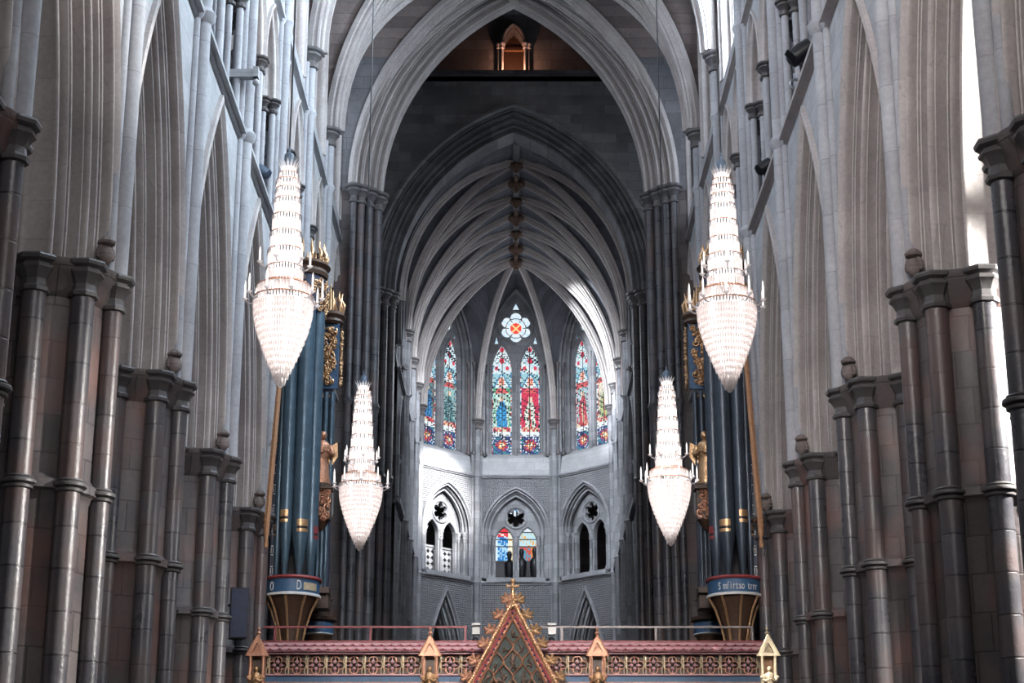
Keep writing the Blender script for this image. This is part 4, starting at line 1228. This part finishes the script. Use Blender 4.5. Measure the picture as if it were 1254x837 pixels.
# handrails on the gallery
def handrail(xa, xb, posts, mat, lab):
    Y = 35.0
    zr = zpx(768.5, Y)
    t = empty('handrail', (0, Y, 0))
    MB().box(((xa + xb)/2, 0, zr), (abs(xb - xa), .035, .04)).build('rail', mat, t)
    for x in posts: MB().box((x, 0, (zr + 5.74)/2), (.045, .045, zr - 5.74)).build('post', mat, t)
    tag(t, lab, 'handrail')
X35 = lambda p: xpx(p, 775, 35.0)
handrail(X35(322), X35(572), [X35(p) for p in (337, 454, 570)], M['red'], 'thin dark red handrail behind the left half of the gilded screen')
handrail(X35(660), X35(922), [X35(p) for p in (688, 803, 921)], M['railgrey'], 'thin pale metal handrail behind the right half of the gilded screen')
for px, lab in ((583, 'small pale spotlight on the screen top just left of the gable'), (676, 'small pale spotlight on the screen top just right of the gable')):
    x = xpx(px, 780, 34.2); t = empty('spotlight', (x, 34.2, 5.745)); top = zpx(765, 34.2) - 5.745
    MB().lathe([(.07, 0), (.07, .03), (.025, .05), (.025, top - .4)], 10).build('stand', M['black'], t)
    MB().box((0, 0, top - .1), (.14, .16, .2)).box((0, -.06, top - .02), (.16, .2, .04)).build('housing', M['white'], t)
    MB().ball((-.01, -.05, top - .32), .07, 10, 8).build('lens', M['black'], t)
    tag(t, lab, 'spotlight', 'spotlights on the screen')
# ================================================================== ORGAN CASES
def lettering(txt, size, mat, name, parent, wrap, spacing=1.0):
    """letters laid round a drum; wrap(i, n) -> matrix"""
    m = MB(); dg = None
    objs = []
    for i, chh in enumerate(txt):
        if chh == ' ': continue
        cu = bpy.data.curves.new('letter', 'FONT'); cu.body = chh; cu.size = size; cu.extrude = .006; cu.align_x = 'CENTER'
        o = bpy.data.objects.new('letter', cu); C.objects.link(o)
        dg = bpy.context.evaluated_depsgraph_get()
        me = bpy.data.meshes.new_from_object(o.evaluated_get(dg))
        W = wrap(i)
        m.add([tuple(W @ v.co) for v in me.vertices], [tuple(p.vertices) for p in me.polygons])
        bpy.data.objects.remove(o); bpy.data.meshes.remove(me); bpy.data.curves.remove(cu)
    return m.build(name, mat, parent, 20)
def scrolls(mb, cx, cz, w, h, y, n, seed, r=.016):
    """pierced foliage carving filling a w x h field in the x-z plane"""
    rr = random.Random(seed)
    for k in range(n):
        x = cx + rr.uniform(-.5, .5)*w*.8; z = cz - h/2 + h*(k + .5)/n; s = rr.choice((-1, 1)); R = rr.uniform(.05, .10)
        P = []
        for j in range(15):
            a = j*.5*s + rr.uniform(0, .1) + k; q = R*(1 - j/18)
            px = max(cx - w/2, min(cx + w/2, x + q*math.cos(a)))
            P.append((px, y + rr.uniform(-.01, .01), z + q*math.sin(a)))
        mb.tube(P, [r*(1.1 - j/20) for j in range(15)], 5)
        mb.ball((x, y - .01, z), r*1.7, 6, 4)
def organ(s):
    nm = 'left' if s < 0 else 'right'
    t = empty('organ_case', (s*4.45, 36.2, 0))
    tag(t, 'towering organ case with big blue pipes and gilt carving on the %s of the screen' % nm, 'organ case', 'organ cases')
    D = lambda th, r: (-s*math.sin(math.radians(th))*r, -math.cos(math.radians(th))*r)   # th 0 = west, 90 = to the nave axis
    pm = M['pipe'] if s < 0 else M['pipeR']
    # pedestal drum, corbel, ribs
    zb0, zb1 = 7.72, 8.02
    MB().lathe([(.50, zb0 - .02), (.56, zb0 - .02), (.56, zb0), (.54, zb0 + .015), (.54, zb1), (.5, zb1)], 40).build('painted_band', M['blue'], t)
    MB().lathe([(.5, zb0 - .03), (.57, zb0 - .03), (.575, zb0), (.565, zb0 + .025), (.5, zb0 + .025)], 40).build('white_fillet', M['white'], t)
    MB().lathe([(.45, zb1), (.57, zb1), (.585, zb1 + .03), (.57, zb1 + .065), (.2, zb1 + .07), (0, zb1 + .07)], 40).build('red_rim', M['red'], t)
    MB().lathe([(.0, 5.75), (.24, 5.75), (.22, 6.1), (.17, 6.45), (.18, 6.75), (.25, 7.1), (.36, 7.45), (.5, zb0 - .02)], 24).build('corbel', M['oak'], t)
    for th in (-90, -50, -8, 35, 80):
        P = []
        for (r, z) in ((.20, 6.5), (.21, 6.75), (.285, 7.1), (.40, 7.45), (.53, zb0 - .03)):
            d = D(th, r + .015); P.append((d[0], d[1], z))
        MB().tube(P, [.03, .025, .024, .026, .03], 8).build('corbel_rib', M['gold'], t)
    fo = MB()
    for k in range(8):
        th = -60 + k*22; d = D(th, .23); fo.ball((d[0], d[1], 6.15), .06, 8, 6, 1.6); fo.ball((d[0]*1.05, d[1]*1.05, 5.95), .05, 7, 5, 1.3)
    fo.build('corbel_foliage', M['gold'], t)
    # lettering on the drum
    def wrap_at(th0, step, z):
        def w(i):
            th = th0 + step*i; d = D(th, .548); a = -s*math.radians(th)
            return Matrix.Translation((d[0], d[1], z)) @ Matrix.Rotation(a, 4, 'Z') @ Matrix.Rotation(PI/2, 4, 'X') @ Matrix.Diagonal((.62, 1.15, 1, 1))
        return w
    if s > 0:
        lettering('S mfirtso trrr', .19, M['white'], 'lettering', t, wrap_at(40, -6.4, zb0 + .08))
    else:
        o = lettering('O', .22, M['white'], 'lettering', t, wrap_at(-42, 0, zb0 + .07))
        o = lettering('D', .24, M['white'], 'lettering', t, wrap_at(20, 0, zb0 + .07))
        pq = MB()
        for k in range(6):
            th = 30 + k*6; a, b = D(th, .552), D(th + 6, .552)
            pq.quad((a[0], a[1], zb0 + .075), (b[0], b[1], zb0 + .075), (b[0], b[1], zb0 + .225), (a[0], a[1], zb0 + .225))
        pq.build('pale_plaque', M['palegold'], t)
    # case behind the pipes
    MB().box((s*.33, 1.6, 10.9), (.80, 1.9, 5.7)).build('case', M['black'], t)
    # great pipes
    for (th, r, z1, mouth) in ((-22, .135, 13.7, 9.25), (24, .165, 13.8, 9.05), (70, .14, 13.7, 8.95), (-62, .075, 13.3, 9.0), (108, .09, 13.5, 9.1)):
        d = D(th, .37)
        o = MB().lathe([(.035, zb1 + .06), (.05, zb1 + .1), (r*.97, mouth - .12), (r, mouth - .05), (r, z1), (r*.9, z1)], 20, d).build('pipe', pm, t)
        m = MB(); u = Vector((d[0], d[1], 0)).normalized(); a = math.atan2(u.y, u.x)
        for (z0_, z1_, rr_) in ((mouth - .09, mouth - .02, 1.03), (mouth + .03, mouth + .17, 1.03)):
            m.lathe([(r*rr_, z0_), (r*(rr_ + .03), (z0_ + z1_)/2), (r*rr_, z1_)], 8, d, a - .75, a + .75)
        m.build('mouth', M['gold'] if th != 70 else M['red'], o)
        m = MB().lathe([(r*1.012, mouth - .02), (r*1.012, mouth + .03)], 8, d, a - .7, a + .7); m.build('slot', M['black'], o)
    # uprights
    for (x, y, w, z0_, z1_, mat, nme) in ((.42, -.12, .085, zb1 + .05, 13.6, M['navy'], 'patterned_post'), (-.36, .02, .08, zb1 + .05, 13.4, M['blue'], 'corner_post')):
        o = MB().box((s*x, y, (z0_ + z1_)/2), (w, w, z1_ - z0_)).build(nme, mat, t)
        pt = MB(); z = z0_ + .15
        while z < z1_ - .1:
            for dx in (-.02, .02): pt.box((s*x + dx, y - w/2 - .003, z), (.012, .008, .12))
            pt.box((s*x, y - w/2 - .003, z + .09), (.05, .008, .02)); pt.box((s*x, y - w/2 - .003, z - .09), (.05, .008, .02)); z += .42
        pt.build('pattern', M['white'], o)
    pg = MB().tube([(s*.27, -.9, 12.9), (s*.36, -.9, 10.9), (s*.45, -.9, 8.95)], [.05, .06, .06], 6)
    pg.lathe([(.03, 8.55), (.05, 8.6), (.03, 8.75), (.06, 8.85), (.05, 8.95)], 8, (s*.45, -.9))
    for k in range(30): pg.ball((s*(.27 + .18*(1 - k/31)) + s*.05, -.93, 9.0 + k*.115), .02, 5, 4)
    for z in (9.2, 10.9, 12.6): pg.tube([(s*(.27 + .18*(12.9 - z)/3.95), -.9, z), (s*.40, -.1, z)], .02, 5)
    pg.build('gilt_pole', M['tan'], t)
    # tower cornice, carving and cresting
    cv = MB()
    for th in (-40, 0, 40, 80, 120):
        m2 = MB(); scrolls(m2, 0, 14.05, .34, .7, -.5, 12, th + 200)
        m2.xf(Matrix.Rotation(-s*math.radians(th), 4, 'Z')); cv.merge(m2)
    cv.build('pipe_shade', M['gold'], t, 60)
    MB().lathe([(.40, 13.65), (.46, 13.68), (.46, 14.5), (.40, 14.52)], 32).build('drum_panel', M['navy'], t)
    MB().lathe([(.40, 14.45), (.50, 14.5), (.52, 14.58), (.48, 14.66), (.56, 14.74), (.5, 14.82), (0, 14.83)], 32).build('cornice', M['oak'], t)
    cs = MB()
    for k in range(14):
        th = 360*k/14; d = D(th, .46)
        cs.tube([(d[0], d[1], 14.8), (d[0]*1.05, d[1]*1.05, 15.0), (d[0]*.9, d[1]*.9, 15.12), (d[0]*.95, d[1]*.95, 15.28)], [.03, .045, .03, .006], 6)
        cs.ball((d[0]*1.02, d[1]*1.02, 14.92), .05, 7, 5)
    cs.build('cresting', M['gold'], t, 60)
    # lesser tower towards the choir
    B = (-s*.42, 1.35)
    MB().box((B[0] + s*.02, B[1] + .2, 10.9), (.30, .42, 6.0)).build('lesser_case', M['navy'], t)
    pn = MB(); scrolls(pn, B[0], 13.2, .36, 1.3, B[1] - .10, 44, 11 + s, .02)
    o = MB().box((B[0], B[1] - .03, 13.2), (.46, .06, 1.5)).build('panel_frame', M['blue'], t)
    pn.build('carving', M['gold'], o, 60)
    q = MB(); scrolls(q, 0, 13.2, .30, 1.25, -.02, 34, 31, .018); q.xf(Matrix.Translation((B[0] - s*.25, B[1] + .15, 0)) @ Matrix.Rotation(-s*PI/2, 4, 'Z')); q.build('side_carving', M['gold'], o, 60)
    MB().arch([(0, 0), (0, -.06), (.05, -.07), (.06, 0)], .13, .15, 12.12, 10, .35, B[0]).xf(Matrix.Translation((0, B[1] - .06, 0))).build('arched_frame', M['gold'], t)
    MB().lathe([(.26, 13.92), (.31, 13.98), (.29, 14.04), (.35, 14.12), (.30, 14.2), (0, 14.22)], 20, (B[0], B[1] + .1)).build('lesser_cornice', M['oak'], t)
    cs = MB()
    for k in range(10):
        a = 2*PI*k/10; c, d = math.cos(a), math.sin(a)
        cs.tube([(B[0] + .28*c, B[1] + .1 + .28*d, 14.2), (B[0] + .31*c, B[1] + .1 + .31*d, 14.4), (B[0] + .24*c, B[1] + .1 + .24*d, 14.52), (B[0] + .27*c, B[1] + .1 + .27*d, 14.68)], [.025, .04, .03, .006], 6)
    cs.tube([(B[0], B[1] + .1, 14.2), (B[0], B[1] + .1, 14.9)], [.06, .01], 8)
    cs.build('lesser_cresting', M['gold'], t, 60)
    for k in range(3):
        MB().lathe([(.055, 10.2), (.06, 10.3), (.06, 12.35)], 12, (B[0] + (k - 1)*.13, B[1] - .1)).build('middle_pipe', pm, t)
    br = MB().box((B[0] + s*.03, B[1] - .25, 10.2), (.50, .42, .07)); br.box((B[0] + s*.03, B[1] - .2, 9.85), (.42, .3, .64)); br.lathe([(.0, 9.3), (.08, 9.35), (.2, 9.55)], 8, (B[0] + s*.03, B[1] - .2))
    o = br.build('bracket', M['oak'], t)
    b2 = MB(); scrolls(b2, B[0] + s*.03, 9.85, .44, .64, B[1] - .37, 26, 77, .02); b2.build('bracket_carving', M['goldred'], o, 60)
    for k in range(5):
        MB().lathe([(.018, 8.1), (.038, 8.5), (.038, 9.6)], 10, (B[0] + (k - 2)*.085 + s*.08, B[1] - .12)).build('small_pipe', pm, t)
    MB().box((B[0] + s*.06, B[1] - .05, 8.05), (.52, .5, .12)).build('lesser_sill', M['oak'], t)
    MB().box((B[0] + s*.02, B[1] + .1, 7.85), (.4, .5, .3)).build('lesser_corbel', M['oak'], t)
    # low console beyond
    cx, cy = -s*.30, 2.1
    o = MB().lathe([(.30, 7.25), (.34, 7.27), (.34, 7.5), (.30, 7.52)], 24, (cx, cy)).build('low_band', M['blue'], t)
    MB().lathe([(.33, 7.24), (.36, 7.26), (.33, 7.29)], 24, (cx, cy)).build('low_fillet', M['white'], o)
    MB().lathe([(.30, 7.52), (.40, 7.56), (.40, 7.62), (.25, 7.66), (.22, 7.95), (.3, 8.0)], 24, (cx, cy)).build('low_canopy', M['oak'], o)
    MB().lathe([(.0, 5.75), (.1, 5.75), (.1, 6.6), (.2, 6.95), (.31, 7.25)], 20, (cx, cy)).build('low_corbel', M['oak'], o)
    # statue on the bracket
    st = figure_mesh(1.2); st.xf(Matrix.Rotation(-s*.5, 4, 'Z'))
    o = st.build('gilded_statue', M['gold'] if s > 0 else M['goldred'], None, 60)
    o.location = (s*4.45 + B[0] + s*.03, 36.2 + B[1] - .29, 10.24)
    w = MB()
    for q in (-1, 1): w.add([(q*.08, .1, .85), (q*.30, .16, 1.0), (q*.32, .17, .7), (q*.16, .14, .42), (q*.08, .13, .85), (q*.30, .19, 1.0), (q*.32, .2, .7), (q*.16, .17, .42)], [(0, 1, 2, 3), (7, 6, 5, 4), (0, 4, 5, 1), (1, 5, 6, 2), (2, 6, 7, 3), (3, 7, 4, 0)])
    w.build('wings', M['gold'], o)
    MB().lathe([(.21, 0), (.21, .04), (.16, .06)], 12).build('base', M['oak'], o)
    tag(o, 'gilded winged statue standing on a carved bracket of the %s organ case' % nm, 'statue', 'gilded organ statues')
organ(-1); organ(1)

# ================================================================== SMALL FITTINGS
# loudspeaker on the fourth left pier
x, z = at(291, 752, 34.3)
t = empty('loudspeaker', (x, 34.3, z)); t.rotation_euler = (0, 0, .35)
MB().add([(-.17, -.12, -.48), (.17, -.12, -.48), (.13, .14, -.48), (-.13, .14, -.48), (-.17, -.12, .48), (.17, -.12, .48), (.13, .14, .48), (-.13, .14, .48)],
         [(3, 2, 1, 0), (4, 5, 6, 7), (0, 1, 5, 4), (1, 2, 6, 5), (2, 3, 7, 6), (3, 0, 4, 7)]).build('cabinet', M['black'], t, 20)
MB().box((0, -.128, 0), (.31, .015, .92)).build('grille', M['navy'], t)
MB().tube([(0, .14, .2), (-.1, .3, .2), (-.25, .55, .2)], .03, 8).build('wall_bracket', M['black'], t)
tag(t, 'tall black loudspeaker fixed to a dark pier left of the gilded screen', 'loudspeaker')
# projecting beam at gallery level
x, z = at(291, 100, 30.9)
t = empty('projecting_beam', (0, 30.6, z))
xa = at(266, 100, 30.6)[0] - .4; xb = at(316, 100, 30.6)[0]
MB().box(((xa + xb)/2, 0, 0), (xb - xa, .16, .16)).build('beam', M['pale'], t)
bb = MB().box((xb - .04, 0, .02), (.1, .2, .2)); bb.ball((xb - .04, 0, -.16), .07, 8, 6); bb.build('end_block', M['pale'], t)
tag(t, 'pale beam sticking out over the left string course near the gallery shafts', 'beam')
def flood(px, py, Y, mat, lab, side, sz=1.0):
    x, z = at(px, py, Y)
    t = empty('floodlight', (x, Y, z), .5*side)
    MB().lathe([(.05*sz, -.22*sz), (.13*sz, -.18*sz), (.16*sz, .05*sz), (.15*sz, .2*sz), (.0, .21*sz)], 14).xf(Matrix.Rotation(side*.9, 4, 'Y') @ Matrix.Rotation(.6, 4, 'X')).build('housing', mat, t)
    MB().box((-side*.14*sz, -.05, -.2*sz), (.20*sz, .03, .10*sz)).xf(Matrix.Rotation(side*.5, 4, 'Y')).build('barn_door', mat, t)
    MB().tube([(0, 0, -.1*sz), (side*.02, 0, -.3*sz), (side*.1, 0, -.36*sz)], .03*sz, 6).build('yoke', M['black'], t)
    tag(t, lab, 'floodlight', 'floodlights on the nave ledges')
flood(322, 211, 33.9, M['greyblue'], 'small grey-blue floodlight on the left ledge beside the gallery shafts', -1, .8)
flood(980, 66, 28.6, M['black'], 'large black floodlight on the right ledge above the string course', 1, 1.15)
flood(936, 205, 33.5, M['black'], 'small black floodlight farther along the right ledge', 1, .85)
x, z = at(974, 103, 29.3)
t = empty('ring_fitting', (x, 29.3, z))
m = MB().tube([(.09*math.cos(i*PI/10), 0, .09*math.sin(i*PI/10)) for i in range(21)], .028, 6, False); m.build('ring', M['steel'], t)
MB().tube([(0, 0, -.09), (.03, .05, -.22), (.12, .1, -.26)], .022, 6).build('stem', M['steel'], t)
tag(t, 'bright metal ring fitting on the right ledge below the black floodlight', 'fitting')
# ================================================================== LIGHT
sc = bpy.context.scene
wd = bpy.data.worlds.new('sky'); sc.world = wd; wd.use_nodes = True
bg = wd.node_tree.nodes['Background']; bg.inputs[0].default_value = (.80, .87, 1.0, 1); bg.inputs[1].default_value = WORLD
def spot(name, p, q, power, size, col=(1, .97, .92), blend=.3, r=.15):
    l = bpy.data.lights.new(name, 'SPOT'); l.energy = power; l.spot_size = math.radians(size); l.spot_blend = blend; l.shadow_soft_size = r; l.color = col
    o = bpy.data.objects.new(name, l); C.objects.link(o); o.location = p
    o.rotation_euler = (Vector(q) - Vector(p)).to_track_quat('-Z', 'Y').to_euler()
    return o
def area(name, p, q, power, sx, sy, col):
    l = bpy.data.lights.new(name, 'AREA'); l.energy = power; l.shape = 'RECTANGLE'; l.size = sx; l.size_y = sy; l.color = col
    o = bpy.data.objects.new(name, l); C.objects.link(o); o.location = p
    o.rotation_euler = (Vector(q) - Vector(p)).to_track_quat('-Z', 'Y').to_euler()
    return o
# sun through the aisle window on the right, on the flank of the first whole pier
spot('sun_aisle', (10.3, 20.0, 10.0), (6.0, 21.2, 7.2), 15000, 66, (1, .97, .92), .5)
spot('sun_aisle', (10.3, 20.0, 10.0), (6.3, 21.0, 12.4), 11000, 58, (1, .97, .92), .5)
spot('sun_aisle', (10.3, 25.2, 10.0), (6.2, 26.1, 7.0), 1600, 60)
# sun through the choir windows
spot('sun_choir_south', (2.4, 65.5, 24.6), (-3.1, 74.3, 18.2), 32000, 21, (1, .97, .92), .7)
spot('sun_choir_north', (-2.8, 66.5, 23.0), (4.0, 71.2, 23.5), 7000, 50, (.9, .95, 1.0))
# daylight from the choir windows
for yy in (61.4, 64.85, 68.3):
    for q in (-1, 1): area('choir_daylight_fill', (q*2.9, yy, 22.6), (-q*2.0, yy + 2.5, 18.0), CHOIR, 1.6, 2.6, (.85, .92, 1.0))
area('apse_window_light', (0, 75.3, 24), (0, 66, 21), CHOIR*.8, 2, 4, (.85, .92, 1.0))
spot('sun_screen', (-4.4, 24.0, 21.5), (4.62, 32.8, 5.95), 45000, 5)
# warm lamps at the foot of the lantern opening
l = bpy.data.lights.new('lantern_lamp', 'POINT'); l.energy = 60; l.color = (1, .46, .28); l.shadow_soft_size = .05
o = bpy.data.objects.new('lantern_lamp', l); C.objects.link(o); o.location = (0, 58.32, 30.28)
# daylight from the great west window behind the camera, then added fill lamps
area('west_daylight_fill', (3.0, 3, 15), (-5, 25, 9), WEST, 5, 9, (1.0, .95, .93))
area('west_daylight_fill', (-2.5, 3, 18), (6, 23, 15.5), WEST*.55, 4, 5, (1.0, .93, .90)).data.spread = math.radians(60)  # extra fill lamp added to lift the right-hand arches
area('screen_fill', (0, 5, 15), (0, 33, 6.5), SCREEN, 4, 5, (1.0, .95, .92)).data.spread = math.radians(28)  # fill lamp added to brighten the choir screen
area('choir_daylight_fill', (0, 61.0, 24.5), (0, 76, 16), APSE_FILL, 3, 2, (.88, .93, 1.0)).data.spread = math.radians(75)  # fill lamp added in mid-choir to brighten the apse walls, no window here
# fill lamp added in the transept to lift the crossing arch and wall
area('crossing_fill', (11.5, 54.7, 20), (-2, 56.5, 27), CROSS_FILL, 5, 8, (.85, .92, 1.0))
# render settings that belong to the look
sc.view_settings.view_transform = 'Standard'; sc.view_settings.look = 'None'; sc.view_settings.gamma = 1; sc.view_settings.exposure = EXPO
sc.view_settings.use_curve_mapping = False
sc.cycles.use_denoising = True
sc.cycles.max_bounces = 6; sc.cycles.diffuse_bounces = 4; sc.cycles.glossy_bounces = 3; sc.cycles.transmission_bounces = 6; sc.cycles.transparent_max_bounces = 12
sc.cycles.sample_clamp_indirect = 6.0; sc.cycles.caustics_reflective = False; sc.cycles.caustics_refractive = False
bpy.context.view_layer.update()
